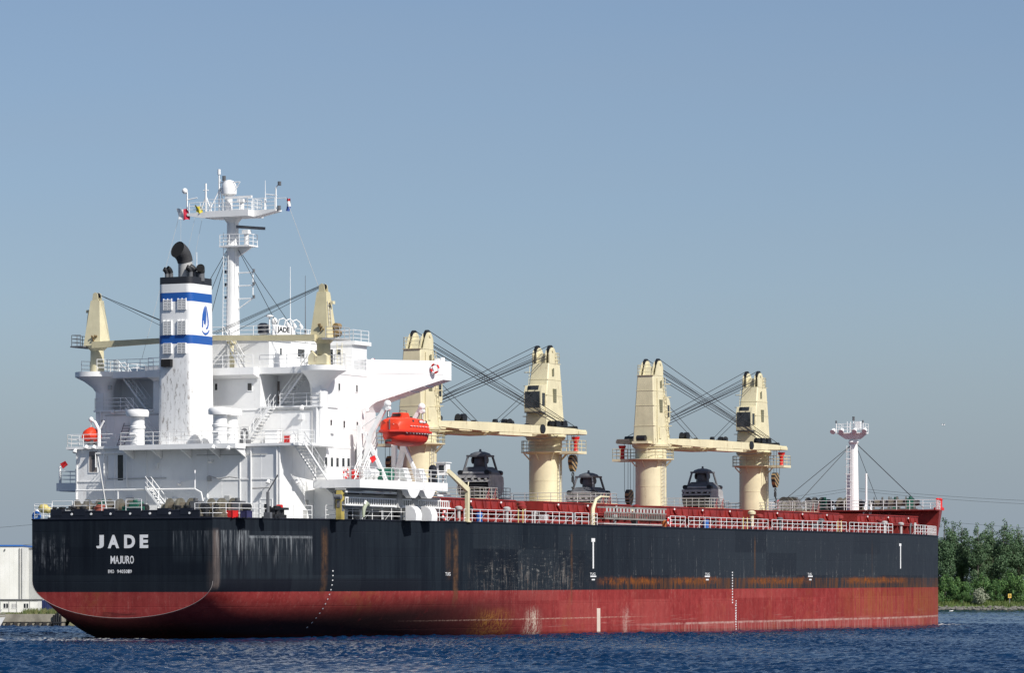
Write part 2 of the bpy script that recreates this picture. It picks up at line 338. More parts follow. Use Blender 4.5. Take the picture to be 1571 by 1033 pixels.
# ================================================================== SHIP
ship = empty('cargo_ship', SHIP, 'black and red bulk carrier with a white bridge house and four cream deck cranes', 'ship')
HBX = [0, 5, 10, 15, 20, 25, 30, 35, 40, 46]; HBY = [8.75, 10.4, 11.9, 13.15, 14.1, 14.85, 15.4, 15.8, 16.0, 16.1]
BX1, BL = 135.0, 182.0
def hb(X):
    if X >= BX1: return 16.1 * math.sqrt(max(0.0, 1 - ((X - BX1) / (BL - BX1)) ** 2))
    return float(np.interp(X, HBX, HBY))
def hullx(px):                                        # station where the deck edge of the starboard side shows at a photo column
    lo, hi = 0.0, 150.0
    for _ in range(40):
        m_ = (lo + hi) / 2
        wv = SHIP @ Vector((m_, -hb(m_), -3)); p = CX + F * wv.x / wv.y
        lo, hi = (m_, hi) if p < px else (lo, m_)
    return lo
def hull_material():
    n = NT('hull_paint'); x, y, z = n.sep()
    st = n.noise(1.0, 6, 0.65, n.mapv((1.6, 1.6, 0.10)))       # vertical run-off streaks
    st2 = n.noise(1.0, 5, 0.7, n.mapv((5.0, 5.0, 0.25), (5, 2, 9)))
    sp = n.noise(1.1, 7, 0.72); fine = n.noise(5.0, 6, 0.75); big = n.noise(0.12, 4, 0.6)
    hz = n.noise(1.0, 5, 0.7, n.mapv((0.16, 0.16, 3.2), (1, 1, 4)))
    # topsides
    navy = n.mix(n.ramp(st, 0.35, 0.68), (0.0030, 0.0052, 0.0100), (0.0105, 0.0155, 0.0220))
    navy = n.mix(n.mul(n.ramp(big, 0.35, 0.7), 0.6), navy, (0.010, 0.015, 0.022))
    faded = n.mul(n.ramp(x, 30, 110), n.ramp(y, -8, -12), 0.75)  # chalked, paler paint on the forward side
    navy = n.mix(faded, navy, (0.026, 0.032, 0.042))
    lowblk = n.mul(n.band(z, -6.2, -5.0, 0.03), n.band(x, 0.5, 26, 2.0), 0.8)
    navy = n.mix(lowblk, navy, (0.005, 0.006, 0.011))
    fx = n.math('FLOOR', n.mul(x, 1 / 8.5)); fzz = n.math('FLOOR', n.mul(z, 1 / 2.35))
    pl = n.math('FRACT', n.mul(n.math('SINE', n.math('ADD', n.mul(fx, 12.99), n.mul(fzz, 78.23))), 437.58))    # plate by plate tone
    navy = n.mix(n.mul(n.ramp(pl, .55, .9), .35), navy, (0.022, 0.029, 0.037)); navy = n.mix(n.mul(n.ramp(pl, .4, .1), .35), navy, (0.003, 0.005, 0.010))
    # boot-topping
    red = n.mix(n.ramp(n.math('ADD', n.mul(st, .45), n.mul(sp, .55)), 0.34, 0.66), (0.185, 0.018, 0.018), (0.285, 0.040, 0.037))
    red = n.mix(n.mul(n.ramp(n.noise(2.6, 7, .75, n.mapv((1, 1, .6), (4, 4, 4))), 0.52, 0.72), 0.5), red, (0.36, 0.13, 0.105))
    red = n.mix(n.mul(n.ramp(st2, 0.56, 0.74), n.ramp(fine, 0.42, 0.62), 0.6), red, (0.40, 0.24, 0.20))
    red = n.mix(n.mul(n.ramp(hz, 0.56, 0.72), n.ramp(z, -8.0, -9.0), 0.45), red, (0.36, 0.20, 0.17))
    red = n.mix(n.mul(n.ramp(big, 0.52, 0.68), n.ramp(sp, 0.40, 0.62), 0.6), red, (0.20, 0.065, 0.02))
    red = n.mix(n.mul(n.ramp(pl, .5, .95), .28), red, (0.34, 0.075, 0.065)); red = n.mix(n.mul(n.ramp(pl, .5, .05), .3), red, (0.15, 0.018, 0.016))
    redf = n.ramp(n.math('ADD', z, n.mul(n.math('SUBTRACT', fine, 0.5), 0.05)), -6.085, -6.115)
    # growth low down aft, near-black so it also paints the underside's shade
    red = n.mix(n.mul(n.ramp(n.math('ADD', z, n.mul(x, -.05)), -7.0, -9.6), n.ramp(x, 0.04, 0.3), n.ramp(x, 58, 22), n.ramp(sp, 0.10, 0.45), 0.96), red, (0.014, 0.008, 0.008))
    col = n.mix(redf, navy, red)
    col = n.mix(n.mul(n.ramp(n.math('ADD', n.math('ADD', z, n.mul(x, .0044)), n.mul(n.math('SUBTRACT', sp, .5), .25)), -9.62, -9.85), .62), col, (0.085, 0.014, 0.013))
    # pale chalk line and chafed belt along the waterline forward
    col = n.mix(n.mul(n.band(n.math('ADD', z, n.mul(n.math('SUBTRACT', sp, .5), .15)), -9.62, -9.42, 0.06), n.ramp(x, 60, 85), n.ramp(sp, 0.3, 0.6), 0.6), col, (0.47, 0.36, 0.32))
    col = n.mix(n.mul(n.band(z, -10.6, -9.6, 0.1), n.ramp(x, 60, 85), n.ramp(st2, 0.42, 0.7), 0.5), col, (0.40, 0.25, 0.22))
    col = n.mix(n.mul(n.band(n.math('ADD', z, n.mul(n.math('SUBTRACT', sp, .5), .08)), -8.78, -8.68, 0.03), n.band(x, 28, 68, 6), n.ramp(fine, 0.38, 0.6), 0.7), col, (0.45, 0.30, 0.24))
    # chafed, yellowed patches amidships by the water
    for px, wd, c0 in ((760, 5.0, (0.30, 0.14, 0.03)), (818, 2.6, (0.55, 0.47, 0.38)), (960, 1.3, (0.50, 0.38, 0.33))):
        xc = hullx(px)
        col = n.mix(n.mul(n.band(x, xc - wd / 2, xc + wd / 2, wd * 0.4), n.band(z, -10.4, -8.0, 0.6), n.ramp(st2, 0.40, 0.58), n.ramp(fine, 0.35, 0.6), 0.85), col, c0)
    # scuffs amidships: pale horizontal and vertical scratches with rust
    xa, xb = hullx(735), hullx(890)
    scr = n.mul(n.band(x, xa, xb, 3.5), n.band(z, -5.9, -2.6, 1.2), n.ramp(n.noise(1.0, 6, 0.8, n.mapv((0.55, 0.55, 4.0))), 0.51, 0.62), n.ramp(n.noise(1.0, 6, .8, n.mapv((4, 4, .9), (2, 2, 2))), 0.48, 0.62))
    col = n.mix(n.mul(scr, 0.75), col, (0.24, 0.235, 0.22))
    scr2 = n.mul(n.band(x, xa, xb, 4), n.band(z, -6.0, -3.8, .8), n.ramp(n.noise(1.0, 6, .75, n.mapv((3.5, 3.5, .35), (8, 1, 3))), .52, .64), n.ramp(sp, .38, .58), .75)
    col = n.mix(scr2, col, (0.22, 0.20, 0.18)); col = n.mix(n.mul(scr2, n.ramp(fine, .55, .65)), col, (0.26, 0.08, 0.015))
    scv = n.mul(n.ramp(x, 34, 42), n.ramp(st2, 0.58, 0.70), n.ramp(fine, 0.42, 0.60), n.band(z, -6.0, -0.6, 0.4), n.ramp(y, -10, -13))
    col = n.mix(n.mul(scv, 0.38), col, (0.26, 0.27, 0.27))
    scd = n.mul(n.ramp(x, 60, 75), n.band(z, -5.1, -4.2, 0.5), n.ramp(st2, 0.55, 0.68), n.ramp(fine, 0.45, 0.6), n.ramp(y, -10, -13))
    col = n.mix(n.mul(scd, 0.5), col, (0.25, 0.24, 0.22))
    # orange rust belt above the red
    rust = (0.30, 0.085, 0.010)
    for p0, p1 in ((925, 1010), (1030, 1100), (1150, 1240), (1300, 1388)):
        f = n.mul(n.band(x, hullx(p0), hullx(p1), 2.2), n.band(n.math('ADD', z, n.mul(n.math('SUBTRACT', st2, .5), 1.1)), -5.6, -5.0, 0.2), n.ramp(sp, 0.34, 0.56), n.ramp(st, .30, .52), 0.95)
        col = n.mix(f, col, n.mix(n.ramp(fine, .35, .65), rust, (0.10, 0.035, 0.012)))
    f = n.mul(n.ramp(x, hullx(900), hullx(960)), n.ramp(y, -10, -12), n.band(z, -6.1, -5.0, 0.12), n.ramp(st2, 0.42, 0.60), 0.75)
    col = n.mix(f, col, (0.12, 0.045, 0.014))
    col = n.mix(n.mul(n.band(x, hullx(1300), 172, 5), n.band(z, -9.3, -6.2, .8), n.ramp(st, .38, .6), 0.5), col, (0.23, 0.085, 0.02))
    # vertical rust runs below scuppers
    for px, wd, zb_, a in ((498, 0.55, -6.2, 0.62), (699, 0.62, -7.3, 0.9), (688, 0.7, -5.0, 0.45), (877, 0.36, -7.2, 0.75), (1158, 0.30, -6.4, 0.75), (1338, .2, -5, .3)):
        xc = hullx(px); dv = n.math('ABSOLUTE', n.math('SUBTRACT', x, n.math('ADD', xc, n.mul(n.math('SUBTRACT', sp, .5), .25))))
        f = n.mul(n.ramp(dv, wd, wd * 0.2), n.band(z, zb_, -0.9, 0.5), n.ramp(st2, 0.18, 0.58), n.ramp(n.noise(.9, 4, .6), .25, .6), n.ramp(y, -6, -9), a)
        col = n.mix(f, col, n.mix(n.ramp(fine, .3, .7), (0.135, 0.068, 0.030), (0.065, 0.036, 0.021)))
    # salt-white run-off round the starboard quarter
    pale = (0.30, 0.32, 0.34)
    x1 = hullx(382); x2 = hullx(479)
    top1 = n.mul(n.ramp(n.math('ADD', z, n.mul(n.math('SUBTRACT', st2, .5), .5)), -0.90, -1.05), n.ramp(n.math('ADD', z, n.mul(st2, 2.8)), -2.8, 0.2))
    top2 = n.mul(n.ramp(n.math('ADD', z, n.mul(n.math('SUBTRACT', st2, .5), .5)), -1.35, -1.48), n.ramp(n.math('ADD', z, n.mul(st2, 2.6)), -2.7, -0.1))
    sv = n.ramp(st2, 0.46, 0.68)
    f = n.mul(n.band(x, 0.35, x1, 0.06), top1, sv, 0.85); col = n.mix(f, col, pale)
    f = n.mul(n.band(x, x1, x2, 0.06), top2, sv, 0.75); col = n.mix(f, col, pale)
    f = n.mul(n.band(x, 0.35, x2, 0.1), n.band(z, -1.62, -1.42, 0.06), n.ramp(fine, .3, .6), n.ramp(x, x1 - .1, x1 + .1), 0.55); col = n.mix(f, col, pale)
    f = n.mul(n.band(x, 0.35, x2, 0.1), n.band(z, -5.0, -1.0, 0.15), n.ramp(st, 0.35, 0.6), 0.5); col = n.mix(f, col, (0.017, 0.023, 0.030))
    f = n.mul(n.band(x, 0.0, 0.75, 0.12), n.ramp(y, -8, -8.6), n.band(z, -5.8, -1.0, 0.3), n.ramp(st2, .3, .6), 0.5); col = n.mix(f, col, (0.16, 0.125, 0.11))
    f = n.mul(n.ramp(x, 0.05, 0.02), n.band(y, -8.74, -4.95, 0.05), n.ramp(n.math('ADD', z, n.mul(n.math('SUBTRACT', st2, .5), .6)), -0.95, -1.08), n.ramp(n.math('ADD', z, n.mul(n.noise(1, 5, .7, n.mapv((5, 5, .25), (5, 2, 9))), 2.0)), -2.1, -0.2), sv, 0.5)
    col = n.mix(f, col, pale)
    f = n.mul(n.ramp(x, 0.05, 0.02), n.band(y, -8.74, -4.95, 0.05), n.band(z, -3.6, -1.0, 0.3), n.ramp(st, .35, .6), 0.6); col = n.mix(f, col, (0.02, 0.027, 0.035))
    f = n.mul(n.ramp(x, 0.05, 0.02), n.band(y, 5.2, 8.8, 0.5), n.band(z, -4.2, -1.6, 0.6), n.ramp(st2, .45, .66), n.ramp(sp, .4, .6), 0.35); col = n.mix(f, col, pale)
    f = n.mul(n.ramp(x, 0.05, 0.02), n.ramp(z, -7.4, -7.6), n.band(y, -1.6, 2.0, .6), n.ramp(hz, .45, .6), 0.7); col = n.mix(f, col, (0.05, 0.012, 0.012))
    h = n.math('ADD', n.noise(0.35, 3, 0.5), n.mul(n.ramp(n.math('ABSOLUTE', n.math('SUBTRACT', n.math('FRACT', n.mul(x, 1 / 2.6)), 0.5)), 0.0, 0.03), 0.15))
    h = n.math('ADD', h, n.mul(n.ramp(n.math('ABSOLUTE', n.math('SUBTRACT', n.math('FRACT', n.mul(z, 1 / 2.1)), 0.5)), 0.0, 0.02), 0.18))
    h = n.math('ADD', h, n.mul(fine, 0.05))
    n.bump(h, 0.6, 0.085)
    return n.fin(col, n.math('ADD', n.mul(sp, 0.25), 0.55), 0.0, 0.16)
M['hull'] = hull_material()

def make_hull():
    ZX = [0, 1.5, 3, 5, 8, 13, 20, 30, 45, 60, 190]
    ZB = [-8.26, -9.2, -10.1, -10.9, -11.5, -12.2, -13, -14, -15, -15.5, -15.5]
    ZC = [-5.2, -5.2, -5.15, -5.1, -5.0, -4.6, -4.9, -6.2, -9.0, -11, -13]
    xs = list(np.concatenate([np.arange(0, 14, 1.0), np.arange(14, 46, 2.0), np.arange(46, 135, 8.0), BX1 + (BL - BX1) * np.sin(np.linspace(0, math.pi / 2, 26))]))
    b = MB(); rings = []
    for X in xs:
        h = max(hb(X), 0.02); zb_, zc_ = float(np.interp(X, ZX, ZB)), float(np.interp(X, ZX, ZC))
        half = [(h, zc_ * i / 7) for i in range(7)] + [(h * math.cos(a), zc_ + (zb_ - zc_) * math.sin(a)) for a in np.linspace(0, math.pi / 2, 15)]
        ring = [(X, -y, z) for y, z in half] + [(X, y, z) for y, z in half[-2::-1]]
        rings.append(ring)
    nn = len(rings[0]); vs = [p for r in rings for p in r]; fs = []
    for k in range(len(rings) - 1):
        for i in range(nn - 1): fs.append((k * nn + i, k * nn + i + 1, (k + 1) * nn + i + 1, (k + 1) * nn + i))
    fs.append(tuple(range(nn)))
    b.add(vs, fs, 0)
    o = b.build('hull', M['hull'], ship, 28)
    # deck sheet inside the sheer line, and the gunwale bar
    d = MB(); pts = [(X, -hb(X) + 0.02) for X in xs[:-1]] + [(BL - 0.3, 0)] + [(X, hb(X) - 0.02) for X in xs[-2::-1]]
    d.add([(x, y, -0.06) for x, y in pts], [tuple(range(len(pts)))]); dn = NT('deck_paint'); dk_ = dn.mix(dn.ramp(dn.noise(.7, 5), .3, .7), (.19, .025, .02), (.26, .035, .03)); dn.fin(dn.mix(dn.ramp(dn.sep()[0], 31.2, 31.0), dk_, (.42, .44, .43)), .6); d.build('deck', dn.m, ship, 0)
    g = MB()
    for sg in (-1, 1): g.tube([(X, sg * hb(X), 0.0) for X in xs[:-6]], 0.07, 6)
    g.tube([(0, -8.75, 0), (0, 8.75, 0)], 0.07, 6)
    g.build('gunwale', M['navy'], ship)
    # knuckle line of the transom, a weld bead
    t = MB(); pts = [(-0.0, -8.75 * math.cos(a), -5.2 - 3.06 * math.sin(a)) for a in np.linspace(0, math.pi, 40)]
    t.tube(pts, 0.022, 5); t.build('transom_edge', paint('worn_edge', (0.30, 0.27, 0.26), 0.6, .2), o)
    return o
hull = make_hull()
def on_transom(cells, y0, y1, bold):
    for ch, p0, p1 in cells:
        Y0, Y1 = SY(p0, 0, -3), SY(p1, 0, -3); Z0, Z1 = SZ(y1, 0, 0), SZ(y0, 0, 0)
        lettering('name_letter', ch, M['letter'], hull, (-0.012, Y0, Z0), (0, -1, 0), (0, 0, 1), abs(Y1 - Y0), Z1 - Z0, 0.01, bold)
on_transom([('J', 147.7, 159.4), ('A', 165.6, 182.9), ('D', 190.6, 207.3), ('E', 214.6, 227.5)], 821.2, 841.8, 0.045)
on_transom([('M', 169.8, 176.6), ('A', 176.9, 182.6), ('J', 182.7, 186.7), ('U', 187.6, 192.8), ('R', 193.7, 199.2), ('O', 199.6, 205.3)], 853.6, 865.6, 0.015)
on_transom([('I', 166, 167), ('M', 168, 171.2), ('O', 171.8, 175)] + [(c, 179.8 + 3.28 * i, 182.5 + 3.28 * i) for i, c in enumerate('9405019')], 874.8, 880.2, 0.01)

def marks():
    pm = [M['letter'], paint('pale_mark', (0.62, 0.50, 0.42), .6, .1)]
    def rect(px, y0, y1, wd, mi=0, bb=None, nm='load_mark'):
        X = hullx(px); h = -hb(X) - 0.006; b = bb or MB()
        b.box(X - wd / 2, X + wd / 2, h - 0.012, h, SZ(y1, X, h), SZ(y0, X, h), mi)
        if bb is None: b.build(nm, pm, hull, 0)
    rect(910, 831, 873, 0.27); rect(910, 826.5, 832, .8); rect(1381.5, 838, 873, 0.26); rect(1381, 834.5, 838.5, 0.65)
    rect(918, 934, 970, 0.75, 1)
    for y in np.arange(878, 962, 4.2): rect(1123.5 if y < 925 else 1128.5, y, y + 2.0, 0.22, 0, None, 'draught_mark')
    for y in np.arange(922, 966, 3.6): rect(1129, y, y + 1.6, 0.2, 0, None, 'draught_mark')
    for px in (910, 1085, 1243): rect(px, 884, 886, 1.3); rect(px, 889, 891, 0.7)
    for px in (909, 1085, 1242):
        X = hullx(px); h = -hb(X) - 0.006
        lettering('tug_mark', 'TUG', M['letter'], hull, (X - 0.6, h, SZ(883, X, h)), (1, 0, 0), (0, 0, 1), 1.2, 0.22)
    X = hullx(690); h = -hb(X) - .01
    lettering('tug_mark', 'TUG', M['letter'], hull, (X - 0.9, h, SZ(884, X, h)), (1, 0, 0), (0, 0, 1), 1.0, 0.3)
    # draught marks at the stern follow the turn of the hull
    ZX = [0, 1.5, 3, 5, 8, 13, 20, 30]; ZB = [-8.26, -9.2, -10.1, -10.9, -11.5, -12.2, -13, -14]; ZC = [-5.2, -5.2, -5.15, -5.1, -5.0, -4.6, -4.9, -6.2]
    X = hullx(510.5)
    zb_, zc_ = np.interp(X, ZX, ZB), np.interp(X, ZX, ZC)
    for z in np.arange(-4.4, -9.6, -0.4):
        t = max(0, (zc_ - z) / (zc_ - zb_)); y = hb(X) * math.sqrt(1 - t * t); sl = t / max(.2, math.sqrt(1 - t * t)) * hb(X) / (zc_ - zb_)
        d = MB(); d.add([(X - .09, -y - .02, z), (X + .09, -y - .02, z), (X + .09, -y - .02 - sl * .10, z + .10), (X - .09, -y - .02 - sl * .10, z + .10)], [(0, 1, 2, 3)])
        d.build('draught_mark', M['letter'], hull, 0)
marks()

# ------------------------------------------------------------------ deckhouse
D1, D2, D3, D4 = 3.4, 6.4, 9.75, 13.1
def mirror(poly): return poly + [(x, -y) for x, y in poly[::-1]]
house = MB()
house.prism(mirror([(9, 10), (15, 10), (15, 12.2), (17, 12.2), (17, 9), (25.8, 9)]), 0, D1)
house.prism(mirror([(9.004, 10.003), (15, 10.003), (15, 11.2), (20.2, 11.2), (20.2, 9.2), (22.8, 9.2), (22.8, 11.0), (25.8, 10.4)]), D1, D2)
house.prism(mirror([(14, 11.2), (24, 11.2), (25.8, 10.2)]), D2, D3)
house.prism(mirror([(13.997, 5.34), (17, 5.34), (17, 10.4), (13.997, 10.4), (13.997, 11.203), (24, 11.203), (25.8, 10.2)]), D3, D4 - 0.55)
house.prism(mirror([(13.9, 5.2), (13.9, 11.25), (24, 11.25), (25.9, 10.3)]), D4 - 0.55, D4)
# A deck slab with its overhang aft and the side walkways
house.prism([(8.7, 10.9), (10.5, 11.6), (13.6, 11.9), (15.0, 11.5), (24, 11.25), (24, -11.25), (15, -11.25), (15.0, -11.6), (13.6, -12.9), (10.5, -12.6), (8.7, -12.0)], D2 - 0.22, D2 + 0.004)
house.prism([(7.0, 4.5), (7.0, -6.9), (8.69, -6.9), (8.69, 4.5)], D2 - 0.42, D2)
for y in (4.3, 1.5, -1.4, -4.2, -6.7): house.prism([(7.2, D2 - .42), (8.98, D2 - .42), (8.98, D2 - 1.15)], y - .06, y + .06, 'y')
# D3 terrace edge
for sg in (-1, 1): house.box(13.8, 17.0, min(sg * 5.3, sg * 11.3), max(sg * 5.3, sg * 11.3), D3 - 0.14, D3 + 0.004)
# navigation deck balcony abaft the casing
house.loft([[(12.9, y, D4 - .62), (12.9, y, D4), (13.89, y, D4), (13.89, y, D4 - .9)] for y in (5.3, -5.3)])
# boat decks, port and starboard
for sg in (-1, 1):
    bw_ = 15.5 if sg < 0 else 14.3; pl = [(13.0, sg * 11.0), (13.0, sg * bw_), (29.4, sg * bw_), (29.4, sg * 9.1)]
    house.prism(pl, D1 - 0.72, D1 - 0.002)
    for x in (18, 22, 26, 29): house.cyl((x, sg * 12.9, 0), (x, sg * 12.9, D1 - .72), 0.12, n=8)
    # knee bracket under its after end, and a knee at the upper walkway
    house.prism([(13.0, D1 - 0.72), (15.6, D1 - .72), (15.0, D1 - 1.0), (14.6, D1 - 1.6), (14.55, D1 - 2.1), (14.5, D1 - 2.1), (14.2, D1 - 1.2)], sg * 12.1, sg * 12.25, 'y')
    # round bases that carry the provision cranes
    house.loft([[(14.4 + .35 * k_ + r_ * math.cos(t), sg * (11.28 - .62 * k_ + r_ * math.sin(t)), z_) for t in np.linspace(0, 2 * math.pi, 29)[:-1]] for r_, z_, k_ in
                ((.75, D2 + .01, 1), (.75, D4 - 1.9, 1), (.95, D4 - 1.35, .75), (1.4, D4 - .8, .35), (1.95, D4 - .42, 0), (1.95, D4 + .008, 0))])
    house.box(9.0 - .06, 9.06, sg * 10 - .05, sg * 10 + .05, 0, D2 - .3)
    for y in (3.0, 6.2): house.box(8.93, 8.997, sg * y - .05, sg * y + .05, 0, D2 - .3)
house.box(8.94, 8.998, -9.9, 9.9, D1 - .05, D1 + .05)
for sg in (-1, 1):
    for z in (D3, D3 - 1.9, D4 - 1.3): house.bar((14.2, sg * 11.2, z), (22.3, sg * 11.2, z), .022)
    for x in (16.6, 19.4, 21.9): house.bar((x, sg * 11.2, D2 + .1), (x, sg * 11.2, D4 - .6), .018)
    for x in (11.2, 13.3): house.bar((x, sg * 10.0, .1), (x, sg * 10.0, D2 - .3), .018)
    house.bar((9, sg * 10.0, D1), (15, sg * 10.0, D1), .025); house.bar((15, sg * 11.2, D2 - .2), (20, sg * 11.2, D2 - .2), .05)
    for y in (1.6, 4.4, 8.2): house.bar((8.995, sg * y, .1), (8.995, sg * y, D2 - .5), .018)
    for y in (7.4, 9.3): house.bar((13.995, sg * y, D2 + .1), (13.995, sg * y, D3 - .2), .018)
    house.box(15.7, 16.2, min(sg * 11.2, sg * 11.42), max(sg * 11.2, sg * 11.42), D2 + 1.0, D2 + 1.7); house.box(21.0, 21.5, min(sg * 11.2, sg * 11.4), max(sg * 11.2, sg * 11.4), D2 + .9, D2 + 1.4)
house.box(13.94, 13.996, -11.1, 11.1, D3 - .3, D3 - .22)
deckhouse = house.build('deckhouse', M['white'], ship, 30)

def wall_item(name, mat, frame, parent, side, a0, a1, z0, z1, pos, proud=0.02, fr=0.06, handle=False):
    """a framed window, door or locker on a wall: side 'a' faces aft at X=pos, 's'/'p' faces starboard/port at Y=pos"""
    b = MB()
    def bx(u0, u1, w0, w1, d0, d1, mi):
        if side == 'a': b.box(pos - d1, pos - d0, u0, u1, w0, w1, mi)
        elif side == 's': b.box(u0, u1, pos - d1, pos - d0, w0, w1, mi)
        else: b.box(u0, u1, pos + d0, pos + d1, w0, w1, mi)
    bx(a0, a1, z0, z1, 0.0, proud, 0)
    for q in ((a0 - fr, a0, z0 - fr, z1 + fr), (a1, a1 + fr, z0 - fr, z1 + fr), (a0, a1, z1, z1 + fr), (a0, a1, z0 - fr, z0)): bx(*q, 0.0, proud + 0.03, 1)
    if handle:
        bx(a0 + .1, a0 + .16, (z0 + z1) / 2 - .15, (z0 + z1) / 2 + .15, proud, proud + .06, 1)
        bx((a0 + a1) / 2 - .16, (a0 + a1) / 2 + .16, z0 + (z1 - z0) * .62, z0 + (z1 - z0) * .80, proud, proud + .012, 2)
    return b.build(name, [mat, frame, M['glass']], parent, 0)
def win_s(px, py, wpx, hpx, parent, Y=-11.2, name='window', mat='glass'):
    X = SX(px, Y, 8); Z = SZ(py, X, Y); hw = wpx / 8.2 / 2; hh = hpx * 0.0565 / 2
    wall_item(name, M[mat], M['white'], parent, 's', X - hw, X + hw, Z - hh, Z + hh, Y - .003)
    return X, Z, hw, hh
def win_a(px, py, wpx, hpx, parent, X, name='window', mat='glass', handle=False):
    Y = SY(px, X, 8); Z = SZ(py, X, Y); hw = wpx / 16 / 2; hh = hpx * 0.056 / 2
    wall_item(name, M[mat], M['white'], parent, 'a', Y - hw, Y + hw, Z - hh, Z + hh, X - .003, handle=handle)
for px, py in ((520, 594), (547, 596.5), (507.5, 650), (527.5, 651.5), (547.5, 653)):
    X, Z, hw, hh = win_s(px, py, 2.6, 10.5, deckhouse)
    wall_item('window', M['glass'], M['white'], deckhouse, 'p', X - hw, X + hw, Z - hh, Z + hh, 11.206)
for px in (499.5, 508.5, 517, 526, 534): win_s(px, 709 + (px - 499) * .04, 4, 13.5, deckhouse)
win_a(383.5, 594, 6.5, 11, deckhouse, 14); win_a(332, 594, 4, 10, deckhouse, 14)
win_a(423, 603, 14, 35, deckhouse, 17, 'door', 'doorbrown', True)
win_a(185, 718, 9, 39, deckhouse, 9, 'doorway', 'glass'); 
win_a(143, 709, 13, 32, deckhouse, 9, 'door', 'doorbrown', True)
win_a(408, 782, 18, 30, deckhouse, 9, 'door', 'white', True); win_a(377, 667, 11, 24, deckhouse, 14, 'door', 'white', True)
win_a(158, 655, 10, 34, deckhouse, 14, 'door', 'white', True)
win_s(467, 790, 6, 12, deckhouse, -10.003, 'vent_grille', 'gray'); win_s(470, 772, 5, 9, deckhouse, -10.003, 'vent_grille', 'gray')
win_s(519, 702, 11, 27, deckhouse, -11.2, 'door', 'white', True) if False else None

